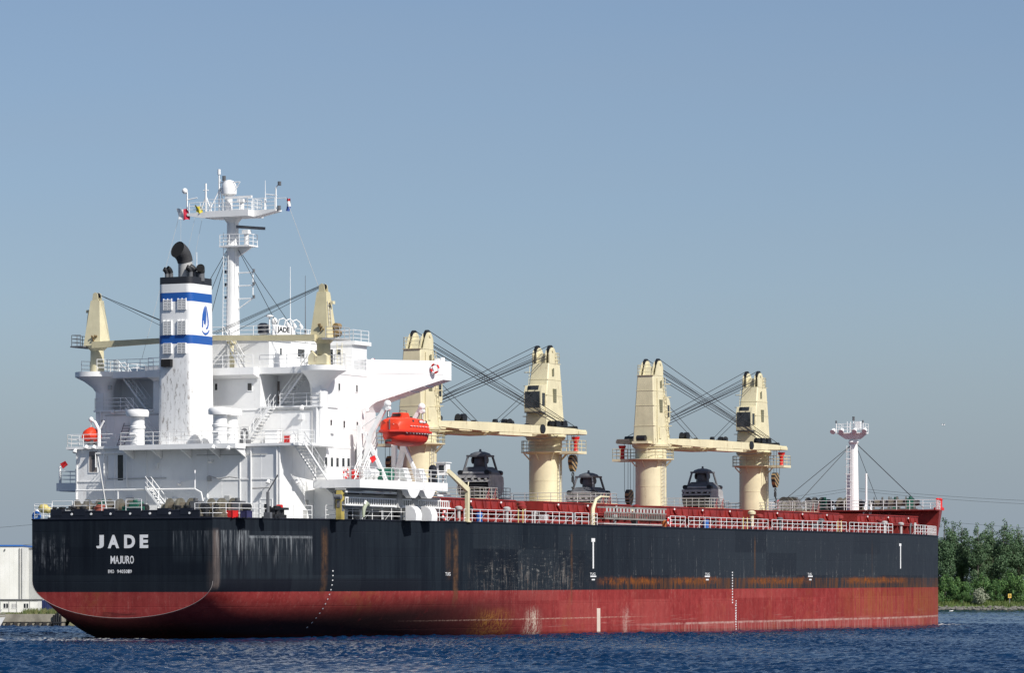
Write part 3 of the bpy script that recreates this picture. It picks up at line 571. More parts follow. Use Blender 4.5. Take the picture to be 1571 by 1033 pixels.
def deck_fittings():
    q = MB(); q.ladder((12.0, SY(184, 12, 7), D2), (13.9, SY(196, 13.9, 8), D2 + 2.2), .7, (0, 1, 0), .3, .035); q.build('ladder', M['steel'], deckhouse)
    for px, py, wpx, hpx, X in ((352, 640, 9, 10, 14), (398, 650, 8, 16, 14), (462, 640, 8, 8, 14), (240, 715, 7, 9, 9), (268, 770, 9, 9, 9), (350, 765, 8, 8, 9), (322, 735, 6, 7, 9), (450, 597, 6, 7, 17), (200, 770, 10, 12, 9), (170, 595, 5, 7, 14)):
        Y = SY(px, X, 7); Z = SZ(py, X, Y); b = MB(); b.box(X - .22, X - .004, Y - wpx / 32, Y + wpx / 32, Z - hpx / 36, Z + hpx / 36); b.box(X - .24, X - .2, Y - wpx / 36, Y + wpx / 36, Z - hpx / 40, Z + hpx / 40); b.build('wall_box', M['gray'] if px % 3 else M['white'], deckhouse, 0)
    for X, pts in ((8.93, ((6.9, 5.6), (6.9, 3.6), (1.0, 3.6))), (8.93, ((-2.0, 5.5), (-8.8, 5.5))), (13.93, ((-6.2, 9.4), (-10.4, 9.4), (-10.4, 6.6))), (13.93, ((10.2, 9.3), (4.0, 9.3)))):
        b = MB(); b.tube([(X, y, z) for y, z in pts], .035, 5); b.build('cable_run', M['gray'], deckhouse)
    # lamps, pipes and lockers on the walls
    def lamp(x, y, z, side):
        b = MB(); d = {'a': (-1, 0), 's': (0, -1)}[side]
        b.bar((x, y, z), (x + d[0] * .45, y + d[1] * .45, z + .1), 0.035, 0)
        b.cyl((x + d[0] * .45, y + d[1] * .45, z + .12), (x + d[0] * .6, y + d[1] * .6, z - .18), 0.10, 0.2, 10, 0); b.build('deck_lamp', [M['white']], deckhouse)
    for px, py, Y in ((482, 683, -11.2), (501, 683, -11.2), (555, 629, -11.2), (447, 739, -10)):
        X = SX(px, Y, 7); lamp(X, Y, SZ(py, X, Y), 's')
    for px, py, X in ((468, 625, 14), (416, 739, 9), (328, 707, 9), (280, 741, 9), (178, 632, 14), (120, 692, 9), (137, 686, 9), (149, 686, 9), (332, 686, 7.0), (355, 687, 7.0)):
        Y = SY(px, X, 7); lamp(X, Y, SZ(py, X, Y), 'a')
    for pts, r in [([(8.9, y, .2), (8.9, y, D2 - .3)], .06) for y in (-9.8, -7.3, 7.2)] + [([(13.9, -10.9, D2), (13.9, -10.9, D3)], .09), ([(13.85, 10.6, D2), (13.85, 10.6, D3)], .07), ([(8.85, 8.0, 4.6), (8.85, 8.0, D2 - .6), (8.85, 4.9, D2 - .6), (8.85, 4.9, 2.9)], .07)]:
        p = MB(); p.tube(pts, r, 6); p.build('wall_pipe', M['white'], deckhouse)
    for x0, x1, y0, y1, h, mi in ((12.9, 13.7, -7.6, -6.4, 1.3, 0), (13.0, 13.9, -8.9, -8.3, .9, 0), (12.8, 13.6, 6.4, 7.8, 1.0, 0), (13.1, 13.7, 3.2, 4.2, 2.1, 0)): 
        b = MB(); b.box(x0, x1, y0, y1, D2 + .008, D2 + h, 0); b.box(x0 - .05, x1 + .05, y0 - .05, y1 + .05, D2 + h - .08, D2 + h + .01, 0); b.build('deck_locker', [M['white']], deckhouse)
    s = MB()
    for sg, ya, yb in ((-1, -4.6, -7.2), (1, 4.2, 7.2)):
        q = MB(); q.stairs((12.9, ya, D2), (12.9, yb, D3), 0.9, (1, 0, 0)); q.build('staircase', M['white'], deckhouse)
        q = MB(); q.stairs((15.4, sg * 6.6, D3), (15.4, sg * 9.4, D4), 0.9, (1, 0, 0)); q.build('staircase', M['white'], deckhouse)
        if sg < 0: q = MB(); q.stairs((8.6, sg * 12.05, D2), (12.7, sg * 12.05, D1), 1.0, (0, 1, 0)); q.build('staircase', M['white'], deckhouse)
    q = MB(); q.stairs((7.4, SY(262, 7.4, 1), .2), (7.4, SY(227, 7.4, 2), 2.75), .9, (1, 0, 0)); q.box(7.0, 7.8, SY(227, 7.4, 2), SY(212, 7.4, 2), 2.6, 2.7); q.build('staircase', M['white'], deckhouse)
    q = MB(); q.stairs((14.0, -3.6, D4), (14.9, -1.4, D4 + 2.7), .8, (1, 0, 0)); q.build('staircase', M['white'], deckhouse)
    # balustrades
    def rl(pts, **k): q = MB(); q.rail(pts, **k); q.build('railing', M['white'], deckhouse)
    rl([(7.1, 4.4, D2), (7.1, -6.8, D2), (8.6, -6.8, D2)]); rl([(8.8, -10.2, D2), (8.8, -11.9, D2), (10.5, -12.5, D2)])
    rl([(7.1, 4.4, D2), (8.8, 4.4, D2), (8.8, 10.8, D2), (10.5, 11.5, D2), (13.5, 11.8, D2)]); rl([(8.8, -6.8, D2), (8.8, -10.2, D2)])
    for sg in (-1, 1):
        rl([(13.9, sg * 7.3, D3), (13.9, sg * 11.2, D3), (15, sg * 11.2, D3)])
        a = [(14.4 + 1.85 * math.cos(t), sg * (11.28 + 1.85 * math.sin(t)), D4) for t in np.linspace(-2.6, 1.4, 9)]
        rl(a, sp=.9); rl([(13.95, sg * 5.3, D4), (13.95, sg * 9.3, D4)]); rl([(15.0, sg * 11.2, D4), (22.4, sg * 11.2, D4)])
        yb = 15.4 if sg < 0 else 14.2; rl([(13.1, sg * yb, D1), (29.3, sg * yb, D1)]); rl([(13.1, sg * 11.2, D1), (13.1, sg * yb, D1)]); rl([(29.3, sg * yb, D1), (29.3, sg * 11, D1)])
    rl([(12.95, 5.2, D4), (12.95, -5.2, D4)])
    # main mooring-deck gantry pipe abaft the house
    q = MB(); q.tube([(7.6, 9.2, 2.6), (7.6, -2.6, 2.6), (7.6, -3.2, 2.3), (7.6, -3.4, 1.5), (7.6, -3.4, 0)], .08, 6)
    for y in (9.2, 5, 1): q.bar((7.6, y, 0), (7.6, y, 2.6), .06)
    q.bar((7.6, -2.6, 2.6), (7.6, -2.6, 4.2), .07); q.build('pipe_gantry', M['white'], deckhouse)
    # port landing platform
    q = MB(); q.box(12.0, 12.99, 11.3, 14.0, D1 - .7, D1); q.build('landing_platform', M['white'], deckhouse)
deck_fittings()

# ventilators on the A deck
def mushroom(x, y, z, r, h, cap):
    b = MB(); b.lathe((x, y, z), [(r, 0), (r, h * .45), (r * 1.12, h * .47), (r * 1.12, h * .53), (r, h * .55), (r, h * .86)], 20, 0)
    b.lathe((x, y, z + h * .80), [(cap * .96, 0), (cap, h * .05), (cap, h * .14), (cap * .9, h * .19), (cap * .5, h * .21), (0.05, h * .22)], 24, 0)
    b.cyl((x - r - .1, y - r * .5, z + h * .3), (x - r - .1, y + r * .5, z + h * .3), .12, n=8)
    b.build('ventilator', M['white'], ship)
mushroom(8.1, SY(211, 8.1, 8), D2, 0.60, 3.05, 0.98); mushroom(8.0, SY(337.5, 8, 8), D2, 0.60, 3.05, 1.0); mushroom(9.6, SY(355, 9.6, 8), D2, 0.52, 3.0, 0.92)
b = MB()
b.torus((12.0, -4.9, D2 + .9), 0.45, .12, 'y', 16, 6); b.box(11.7, 12.4, -5.3, -4.6, D2, D2 + .5); b.build('hose_reel', M['steel'], ship)

# ------------------------------------------------------------------ funnel
def make_funnel():
    n = NT('funnel_paint'); x, y, z = n.sep()
    sp = n.noise(2.2, 7, .8, n.mapv((1, 1.6, .45))); st = n.noise(1, 5, .7, n.mapv((3, 3, .2)))
    col = n.mix(n.ramp(n.noise(.6, 4), .3, .7), (0.74, 0.74, 0.73), (0.81, 0.81, 0.80))
    aft = n.ramp(x, 9.0, 8.75)
    flake = n.mul(aft, n.ramp(z, 14.2, 12.2), n.ramp(sp, .54, .60), .8); col = n.mix(flake, col, (0.20, 0.17, 0.15))
    grime = n.mul(n.ramp(z, 14.5, 9), n.ramp(st, .45, .72), .35); col = n.mix(grime, col, (0.36, 0.34, 0.31))
    for a, b_ in ((18.60, 19.36), (15.0, 15.74)): col = n.mix(n.mul(n.math('GREATER_THAN', z, a), n.math('LESS_THAN', z, b_)), col, (0.012, 0.085, 0.33))
    col = n.mix(n.math('GREATER_THAN', z, 20.10), col, (0.02, 0.021, 0.026))
    n.bump(n.noise(1.5, 3), .2, .03)
    fm = n.fin(col, 0.45)
    def ring(z, k):
        x0, x1, hy, r = 8.6 + (1 - k) * .3, 12.55 - (1 - k) * .5, 1.78 * k, 0.55; out = []
        for cx, cy, a0 in ((x1 - r, hy - r, 0), (x0 + r, hy - r, 90), (x0 + r, -hy + r, 180), (x1 - r, -hy + r, 270)):
            for i in range(7): a = R(a0 + 15 * i); out.append((cx + r * math.cos(a), cy + r * math.sin(a), z))
        return out
    b = MB(); b.loft([ring(z, 1 - (z - D2) * 0.0052) for z in np.linspace(D2, 20.70, 8)]); f = b.build('funnel', fm, ship)
    w_ = MB()
    w_.tube([(8.62, 0.02, D2), (8.82, 0.02, 20.6)], .03, 5); w_.build('weld_seam', M['white'], f)
    for y0, y1 in ((459, 475), (492, 513), (528, 542)):
        for px in (257.5, 279.5):
            z0, z1 = SZ(y1, 8.6, 0), SZ(y0, 8.6, 0); Y = SY(px, 8.6, 17); q = MB()
            xb = 8.62 + .017 * (z0 + z1 - 2 * D2) * .5 * .9
            q.box(xb - .02, xb + .25, Y - .38, Y + .38, z0, z1, 1)
            for yy in (Y - .42, Y - .03, Y + .36): q.box(xb - .30, xb + .2, yy, yy + .06, z0 - .05, z1 + .05, 0)
            for zz in np.arange(z0, z1 + .05, .135): q.box(xb - .30, xb - .02, Y - .38, Y + .38, zz - .025, zz + .045, 0)
            q.build('louvre', [M['white'], M['steel']], f, 0)
    q = MB(); q.box(8.2, 8.8, SY(250.5, 8.6, 12), SY(265, 8.6, 12), SZ(563, 8.6, 0), SZ(551.5, 8.6, 0), 0); q.build('vent_opening', M['soot_and_dark'], f, 0)
    # emblem on the starboard side: two sails with a hull stroke beneath
    yf = lambda z: -(1.78 * (1 - (z - D2) * .0052)) - 0.012
    q = MB(); Xc = SX(315.5, -1.7, 17); zc = SZ(490, Xc, -1.7)
    def pol(pts):
        vs = [(Xc + u, yf(zc + v), zc + v) for u, v in pts]; vs2 = [(x, yy - .015, z) for x, yy, z in vs]; k = len(vs)
        q.add(vs + vs2, [tuple(range(k)), tuple(range(2 * k - 1, k - 1, -1))] + [(i, (i + 1) % k, k + (i + 1) % k, k + i) for i in range(k)])
    pol([(-.62, -.72), (-.60, -.1), (-.50, .4), (-.34, .80), (-.14, 1.12), (-.10, .5), (-.08, -.2), (-.1, -.45), (-.28, -.4), (-.30, -.12), (-.42, -.12), (-.45, -.72)])
    pol([(-.06, 1.0), (.02, 1.18), (.10, .95), (.14, .5), (.10, -.1), (.02, -.62), (-.02, -.3), (-.05, .4)])
    pol([(.12, 1.15), (.22, .98), (.40, .45), (.52, -.15), (.50, -.5), (.36, -.78), (.10, -.86), (.06, -.74), (.25, -.66), (.34, -.42), (.30, .1), (.22, .6)])
    pol([(-.60, -.98), (-.30, -1.16), (.0, -1.18), (.30, -1.10), (.58, -.86), (.62, -.96), (.40, -1.22), (.05, -1.36), (-.28, -1.32), (-.56, -1.12)])
    q.build('emblem', paint('emblem_blue', (0.015, 0.10, 0.40), .5, .1), f, 0)
    # exhaust pipes
    def bent(x, y, r, h, ex, ey, ez, mats):
        q = MB(); z0 = 20.4; P = [(x, y, z0), (x, y, z0 + h * .5)]
        for t in np.linspace(.15, 1, 8): th = t * R(72); P.append((x + ex * (1 - math.cos(th)), y + ey * (1 - math.cos(th)), z0 + h * .5 + ez * math.sin(th)))
        q.tube(P[:3], r, 16, 1, False); q.tube(P[2:], [r * (1.06 + .02 * i) for i in range(len(P) - 2)], 18, 0, False)
        d = (Vector(P[-1]) - Vector(P[-2])).normalized(); e = Vector(P[-1]); q.cyl(e - d * .06, e - d * .04, r * 1.17, r * 1.17, 18, 2)
        q.build('exhaust_pipe', mats, f, 50)
    k0 = [paint('sooty_pipe', (.045, .045, .048), .7, .3), M['gray'], M['soot_and_dark']]
    bent(10.6, SY(284.5, 10.6, 22), .62, 2.9, -1.35, .35, 1.35, k0)
    for x, px, r, h, ex, ey in ((9.6, 256, .17, 1.2, -.3, .25), (9.9, 262, .21, 1.3, -.4, .25), (10.0, 292.5, .2, 1.4, -.35, .35), (10.6, 299, .24, 1.5, -.4, .45), (10.6, 308.5, .3, 1.3, -.5, -.2)):
        bent(x, SY(px, x, 21), r, h, ex, ey, .5, [M['black'], M['steel'], M['soot_and_dark']])
make_funnel()

# ------------------------------------------------------------------ wheelhouse and wings
def make_bridge():
    b = MB(); ZT = 15.75
    b.box(15.4, 25.3, -5.4, 5.4, D4, ZT); b.prism(mirror([(25.31, 8.2), (28.0, 8.2), (28.6, 6)]), D4 - .4, ZT - .15)
    b.box(15.25, 25.2, -5.5, 5.5, ZT - .08, ZT + .06); b.prism(mirror([(25.2, 8.5), (28.3, 8.5), (28.9, 6.2)]), ZT - .15, ZT + .18)
    wh = b.build('wheelhouse', M['white'], ship, 30)
    for px, py, a, h_ in ((430.5, 540, 2.6, 11), (461.5, 542, 10, 12), (477.5, 543.5, 5, 12), (485.5, 544, 5, 12)): win_s(px, py, a, h_, wh, -5.4)
    win_a(509, 549, 5, 26, wh, 25.31, 'door', 'glass'); win_a(520, 541, 7, 9, wh, 25.31)
    X0, X1 = SX(418, -5.9, 16), SX(452, -5.9, 16); q = MB()
    q.box(X0, X1, -5.96, -5.88, 15.95, 16.85); q.bar((X0 + .2, -5.6, ZT), (X0 + .2, -5.9, 16.6), .04); q.bar((X1 - .2, -5.6, ZT), (X1 - .2, -5.9, 16.6), .04)
    nb = q.build('name_board', [paint('board_white', (.8, .8, .8), .5, .03)], wh, 0)
    Xa, Xb = SX(425.5, -5.97, 16.4), SX(444.5, -5.97, 16.4)
    lettering('ship_name', 'JADE', M['black'], nb, (Xa, -5.963, 16.14), (1, 0, 0), (0, 0, 1), Xb - Xa, .58, .01, .03)
    q = MB()
    for px in (423.5, 447.5): x = SX(px, -5.97, 16.4); q.box(x - .04, x + .04, -5.975, -5.963, 16.08, 16.75)
    q.build('name_bar', M['black'], nb, 0)
    for px in (436, 446, 456):                        # gooseneck lamps over the board
        x = SX(px, -5.7, 17); q = MB(); q.tube([(x - 1.0, -5.6, 16.8), (x - .9, -5.7, 17.35), (x - .5, -5.9, 17.5), (x - .1, -6.0, 17.3), (x, -6.05, 17.05)], .05, 6)
        q.cyl((x - .05, -6.02, 17.1), (x + .1, -6.1, 16.8), .12, .17, 10); q.build('board_lamp', M['white'], wh)
    def rl(p, **k): q = MB(); q.rail(p, **k); q.build('railing', M['white'], wh)
    rl([(15.4, 5.4, ZT), (15.4, -5.4, ZT)]); rl([(15.4, -5.4, ZT), (25.2, -5.4, ZT), (25.3, -8.3, ZT + .1), (28.2, -8.3, ZT + .1)]); rl([(15.4, 5.4, ZT), (25.2, 5.4, ZT)])
    q = MB(); x = SX(413.5, -5, 17); q.cyl((x, -5, ZT), (x, -5, ZT + 1.8), .07, n=8); q.lathe((x, -5, ZT + 1.8), [(.12, 0), (.34, .06), (.34, .16), (.1, .22)], 14); q.build('satellite_antenna', M['white'], wh)
    q = MB(); q.sph((SX(421, -5.2, 17), -5.2, 17.2), .28, 12, 8, (1, 1, 1.3)); q.cyl((SX(421, -5.2, 17), -5.2, ZT), (SX(421, -5.2, 17), -5.2, 17), .06, n=6); q.build('satellite_antenna', M['white'], wh)
    q = MB(); x = SX(404, -3.4, 17); q.cyl((x, -3.4, ZT), (x, -3.4, ZT + .5), .3, .26, 12, 1); q.lathe((x, -3.4, ZT + .45), [(.35, 0), (.5, .1), (.46, .45), (.52, .5), (.5, .85), (.25, 1.0)], 14, 0); q.build('covered_compass', [M['navy'], M['white']], wh)
    q = MB(); x = SX(445.5, -4, 18); q.cyl((x, -4, ZT), (x, -4, ZT + 6.6), .045, .02, 6); q.build('whip_antenna', M['white'], wh)
    q = MB(); x = SX(468.5, -4, 18); q.cyl((x, -4, ZT), (x, -4, ZT + 6.0), .045, .02, 6); q.cyl((x, -4, ZT), (x, -4, ZT + 1.2), .09, .09, 8); q.build('whip_antenna', M['steel'], wh)
    q = MB(); x = SX(295, -1, 22); q.cyl((14.8, SY(302, 14.8, 20), ZT), (14.8, SY(302, 14.8, 20), 23.3), .05, .03, 6); q.build('whip_antenna', M['white'], wh)
    q = MB(); q.ladder((24.8, -7.2, D4), (24.8, -7.2, ZT), .5, (0, 1, 0)); q.build('ladder', M['cream'], wh)
    q = MB(); x = SX(471, -5.6, 14); q.ladder((x, -5.75, D4), (x, -5.75, ZT + .9), .6, (1, 0, 0)); q.build('ladder', M['white'], wh)
    # mast stays
    q = MB(); tp = Vector((18.58, 0, 24.0))
    for e in ((16.5, 3.0, ZT), (14.6, 2.2, 17.6), (16.4, -5.6, 17.0), (22, 5.0, ZT), (22, -5.0, ZT)): q.bar(tp + Vector((0, .4 if e[1] > 0 else -.4, 0)), e, .028)
    q.build('mast_stay', M['wire'], wh)
    for sg in (-1, 1):
        b = MB(); rings = []
        for t, zb_ in ((0, 9.5), (.03, 9.85), (.06, 10.05), (.13, 10.38), (.4, 11.0), (.7, 11.72), (1, 12.4)):
            A = Vector((22.3, 11.2)).lerp(Vector((27.33, 16.1)), t); Fw = Vector((24.9, 11.2)).lerp(Vector((28.98, 16.1)), t)
            rings.append([(A.x, sg * A.y, zb_), (A.x, sg * A.y, 14.06), (Fw.x, sg * Fw.y, 14.06), (Fw.x, sg * Fw.y, zb_)])
        b.loft(rings)
        # stiffeners under the sloping bottom
        for t in (.35, .55, .75): 
            A = Vector((22.3, 11.2)).lerp(Vector((27.33, 16.1)), t); Fw = Vector((24.9, 11.2)).lerp(Vector((28.98, 16.1)), t); z = 10.38 + (12.4 - 10.38) * (t - .13) / .87
            b.bar((A.x + .1, sg * A.y, z - .02), (Fw.x - .1, sg * Fw.y, z - .02), .06)
        # crease line at deck level and the inboard bulwark
        b.bar((22.3 - .01, sg * 11.2, 12.88), (27.33 - .01, sg * 16.1, 12.88), .035)
        b.box(22.2, 25.2, min(sg * 8.2, sg * 11.2), max(sg * 8.2, sg * 11.2), D4 - .3, D4 + .004); b.box(22.35, 22.5, min(sg * 9.9, sg * 11.2), max(sg * 9.9, sg * 11.2), D4, D4 + .95)
        bwk = b.build('bridge_wing', M['white'], ship, 30)
        q = MB(); q.cyl((28.2, sg * 15.6, 14.06), (28.2, sg * 15.6, 14.4), .25, .2, 10); q.box(27.9, 28.4, sg * 15.2 - .2, sg * 15.2 + .2, 14.06, 14.3); q.build('wing_console', M['white'], bwk)
    q = MB()
    for px in (683, 686): q.box(SX(px, -15.8, 14), SX(px, -15.8, 14) + .15, -16.13, -16.1, 13.4, 13.9)
    return wh
wheelhouse = make_bridge()

# ------------------------------------------------------------------ radar mast
def make_mast():
    X = 18.58; b = MB(); b.cyl((X, 0, 15.7), (X, 0, 26.6), .60, .50, 20); b.tube([(X - .35, -.42, 16), (X - .35, -.42, 26)], .06, 6)
    m = b.build('radar_mast', M['white2'], ship)
    q = MB(); q.ladder((X - .75, .35, 15.8), (X - .65, .30, 25.2), .5, (0, 1, 0)); q.build('ladder', M['white2'], m)
    # light frame to starboard
    q = MB(); ze = [SZ(y, X, -2) for y in (418, 438, 458)]; Yo = SY(388, X, 21)
    for z in ze: q.bar((X, -.5, z), (X, Yo, z), .05)
    q.bar((X, Yo, ze[0]), (X, Yo, ze[2]), .05); q.bar((X, Yo, ze[2]), (X, -.5, ze[2] - .9), .05)
    q.build('signal_light_frame', M['white2'], m)
    for z in ze:
        for y_ in (Yo - .12, .68): q = MB(); q.cyl((X - .05, y_, z), (X - .05, y_, z + .28), .11, n=8); q.cyl((X - .05, y_, z + .1), (X - .05, y_, z + .2), .08, n=8); q.build('signal_light', M['steel'], m)
    # lower radar platform
    z = SZ(378, X, 0); q = MB(); q.prism([(X - 1.0, .8), (X - 1.0, -2.2), (X + .6, -2.2), (X + .6, .8)], z - .12, z); q.prism([(-.5, z - .12), (-2.0, z - .12), (-.5, z - 1.0)], X - .1, X + .1, 'x')
    q.rail([(X - .95, .75, z), (X - .95, -2.15, z), (X + .55, -2.15, z)], .95, 1.0); lp = q.build('radar_platform', M['white2'], m)
    q = MB(); q.cyl((X - .2, -1.5, z), (X - .2, -1.5, z + 1.0), .22, n=10, mi=0); q.box(X - .5, X + .1, -1.8, -1.2, z + 1.0, z + 1.35, 0)
    q.loft([[(X - .7, -.75, z + 1.5), (X - .6, -.95, z + 1.5), (X - .6, -.95, z + 1.75), (X - .7, -.75, z + 1.75)], [(X + .9, -2.5, z + 1.4), (X + 1.0, -2.7, z + 1.4), (X + 1.0, -2.7, z + 1.65), (X + .9, -2.5, z + 1.65)]], 1)
    q.build('radar_scanner', [M['white2'], M['steel']], m)
    # top platform with tapering yards
    z = SZ(325, X, 0); q = MB()
    q.loft([[(X - 1.5, y, z - .55), (X - 1.5, y, z), (X + 1.2, y, z), (X + 1.2, y, z - .55)] for y in (1.9, -2.4)])
    q.loft([[(X - .6, y, z0), (X - .6, y, z), (X + .5, y, z), (X + .5, y, z0)] for y, z0 in ((SY(292, X, 27), z - .22), (1.9, z - .6))])
    q.loft([[(X - .6, y, z0), (X - .6, y, z), (X + .5, y, z), (X + .5, y, z0)] for y, z0 in ((-2.4, z - .6), (SY(428, X, 27), z - .15))])
    q.lathe((X, 0, z - 1.0), [(.5, 0), (.85, .45)], 16); tp = q.build('mast_platform', M['white2'], m)
    q = MB(); yl, yr = SY(295, X, 27), SY(426, X, 27)
    q.rail([(X - 1.4, 1.8, z), (X - 1.4, -2.3, z), (X + 1.1, -2.3, z)], 1.0, .8); q.rail([(X - .5, -2.4, z), (X - .5, yr, z)], 1.0, 1.1); q.rail([(X - .5, 1.9, z), (X - .5, yl, z)], .9, 1.1); q.rail([(X + 1.1, 1.8, z), (X + 1.1, -2.3, z)], 1.0, 1.0)
    q.build('railing', M['white2'], tp)
    q = MB(); c = (X, SY(351.5, X, 28), z); q.cyl(c, (c[0], c[1], z + 1.5), .3, n=12); q.lathe((c[0], c[1], z + 1.45), [(.5, 0), (.66, .1), (.68, .55), (.62, .95), (.42, 1.25), (.1, 1.36)], 20); q.build('satellite_dome', M['white2'], m)
    q = MB(); y = SY(338, X, 29); q.bar((X - .2, y, z), (X - .2, y, z + 3.3), .07); q.bar((X - .5, y + .9, z), (X - .2, y, z + 1.9), .05); q.bar((X + .4, y - .3, z), (X - .2, y, z + 2.4), .05)
    q.ladder((X + .1, y - .35, z), (X + .1, y - .12, z + 2.9), .35, (0, 1, 0)); q.cyl((X - .2, y, z + 3.3), (X - .2, y, z + 3.75), .14, n=8, mi=0); q.cyl((X - .2, y - .5, z + 2.7), (X - .2, y - .5, z + 3.15), .16, n=8, mi=1)
    q.bar((X - .2, y, z + 2.6), (X - .2, y - 2.1, z + 2.55), .05); q.bar((X - .2, y - 2.1, z + 2.55), (X - .2, y - 1.6, z + 1.8), .04); q.build('top_light_mast', [M['white2'], M['steel']], m)
    q = MB(); y = SY(316, X, 28); q.bar((X, y, z), (X, y, z + 2.6), .09); q.bar((X, y + .6, z), (X, y, z + 1.5), .05); q.bar((X, y - .6, z), (X, y, z + 1.5), .05); q.bar((X, y - .25, z + 2.0), (X, y + .25, z + 2.0), .05); q.build('antenna_post', M['white2'], m)
    q = MB(); y = SY(376, X, 27.5); q.cyl((X - .6, y, z), (X - .6, y, z + .7), .22, n=10); q.box(X - .9, X - .3, y - .3, y + .3, z + .7, z + 1.0); q.box(X - .7, X - .45, y - 1.0, y + 1.6, z + 1.1, z + 1.28); q.build('radar_scanner', M['white2'], m)
    for px, sg in ((290, 1), (426, -1)):
        y = SY(px, X, 28); q = MB(); q.bar((X - .3, y, z - .1), (X - .3, y, z + 1.9), .07); q.bar((X - .3, y - sg * 1.0, z + 1.35), (X - .3, y + sg * .1, z + 1.2), .05)
        if sg > 0: q.sph((X - .3, y + .25, z + 2.0), .26, 10, 6)
        else: q.bar((X - .3, y, z + 1.9), (X - .3, y - .3, z + 2.2), .05); q.cyl((X - .3, y - .35, z + 2.05), (X - .3, y - .35, z + 2.4), .16, n=8, mi=1); q.cyl((X - .3, y - .3, z - .1), (X - .3, y - .3, z + .3), .16, n=8, mi=1); q.bar((X - .3, y, z + .95), (X - .3, y - 1.0, z + .95), .03)
        q.build('yard_light', [M['white2'], M['steel']], m)
    y = SY(407, X, 28); q = MB(); q.cyl((X, y, z), (X, y, z + 2.6), .05, .02, 6); q.cyl((X, y, z), (X, y, z + 1.1), .09, n=8); q.build('whip_antenna', M['white2'], m)
    # signal halyards
    q = MB()
    q.bar((X - .5, SY(282, X, 27), z + .6), (12.7, 1.78, 18.8), .012); q.bar((X - .5, SY(282, X, 27), z + .4), (14.0, 6.5, D4 + 1.0), .015)
    q.bar((X - .3, yr - 1.0, z + .9), (14.4, -10.8, 19.9), .02); q.bar((X - .5, SY(305, X, 27), z), (15.4, 4.6, 15.8), .012); q.bar((X - .5, SY(316, X, 27), z - .1), (15.4, 3.6, 15.8), .012)
    q.build('signal_halyard', M['gray'], m)
    return z
ZMP = make_mast()

# ------------------------------------------------------------------ provision cranes beside the funnel
def provision_crane(Y, tip):
    sg = 1 if Y > 0 else -1; X = 14.4
    b = MB(); b.cyl((X, Y, D4), (X, Y, 15.2), .62, .58, 18); b.lathe((X, Y, 15.0), [(.58, 0), (.95, .35), (.95, .45)], 18)
    b.loft([[(X - .9, Y + .85 * a, 15.42), (X + .9, Y + .85 * a, 15.42), (X + .35, Y + .45 * a, 19.4), (X - .35, Y + .45 * a, 19.4)] for a in (-1, 1)][0:1] + [[(X - .9, Y + .85, 15.42), (X + .9, Y + .85, 15.42), (X + .35, Y + .45, 19.4), (X - .35, Y + .45, 19.4)]])
    for a in (-1, 1): b.prism([(Y - .32, 19.35), (Y + .32, 19.35), (Y + .22, 20.0), (Y, 20.12), (Y - .22, 20.0)], X + a * .28 - .04, X + a * .28 + .04, 'x')
    o = b.build('provision_crane', M['olive'] if sg < 0 else M['cream'], ship, 30)
    q = MB()
    for a in (-.14, .14): q.cyl((X + a - .05, Y, 19.85), (X + a + .05, Y, 19.85), .24, n=14)
    q.build('sheave', M['black'], o)
    q = MB(); e = Vector((13.6, tip, 15.75)); r0 = Vector((13.4, Y - sg * .2, 15.45))
    up = Vector((0, 0, 1)); q.loft([[r0 + Vector((-.25, 0, -.28)), r0 + Vector((.25, 0, -.28)), r0 + Vector((.25, 0, .28)), r0 + Vector((-.25, 0, .28))],
                                    [e + Vector((-.18, 0, -.2)), e + Vector((.18, 0, -.2)), e + Vector((.18, 0, .2)), e + Vector((-.18, 0, .2))]])
    q.build('jib', M['olive'], o)
    q = MB()
    for k, (dx, f_) in enumerate(((-.2, .97), (-.05, .95), (.1, .93), (.2, .80))): q.bar((X + dx, Y - sg * .2, 19.95 - .02 * k), (e.x + dx, Y + (tip - Y) * f_, 16.1), .022)
    q.build('wire_rope', M['wire'], o)
    q = MB(); q.box(X - 1.4, X + 1.4, Y + sg * .6, Y + sg * 1.9, 15.28, 15.4) if True else None
    q.rail([(X - 1.3, Y + sg * .9, 15.4), (X - 1.3, Y + sg * 1.8, 15.4), (X + 1.3, Y + sg * 1.8, 15.4)], .95, .8); q.ladder((X - .3, Y + sg * .85, 16.5), (X - .2, Y + sg * .62, 18.6), .4, (1, 0, 0)); q.build('service_platform', M['steel'] if sg > 0 else M['gray'], o)
    q = MB()
    for i in range(4): q.bar((X - .9 + rng.uniform(0, .3), Y - .4 + .13 * i, 15.7 + rng.uniform(0, .8)), (X - 1.0, Y - .5 + .15 * i, 16.0 + rng.uniform(0, .9)), .08)
    q.cyl((X + .2, Y + sg * 1.0, 15.9), (X + .9, Y + sg * 1.0, 15.9), .32, n=12); q.cyl((X + .2, Y + sg * 1.05, 16.5), (X + .9, Y + sg * 1.05, 16.5), .26, n=12); q.build('crane_winch', paint('oily_winch', (.22, .15, .07), .5, .5, .9), o)
    q = MB(); q.cyl((X, Y + sg * .5, 18.5), (X, Y + sg * .9, 18.5), .06, n=6); q.box(X - .2, X + .2, Y + sg * .9 - .12, Y + sg * .9 + .12, 18.35, 18.6); q.build('crane_lamp', M['cream'], o)
    if sg < 0:
        q = MB(); q.prism([(Y - .95, D4 + .1), (Y + .85, D4 + .1), (Y + .85, D4 + .75), (Y + .5, D4 + 1.25), (Y + .1, D4 + .8), (Y - .4, D4 + .8), (Y - .7, D4 + 1.0), (Y - .95, D4 + .8)], X - 1.2, X - .75, 'x'); q.build('crane_saddle', M['cream'], o)
    return o
provision_crane(11.28, 0.4); provision_crane(-11.28, -0.4)
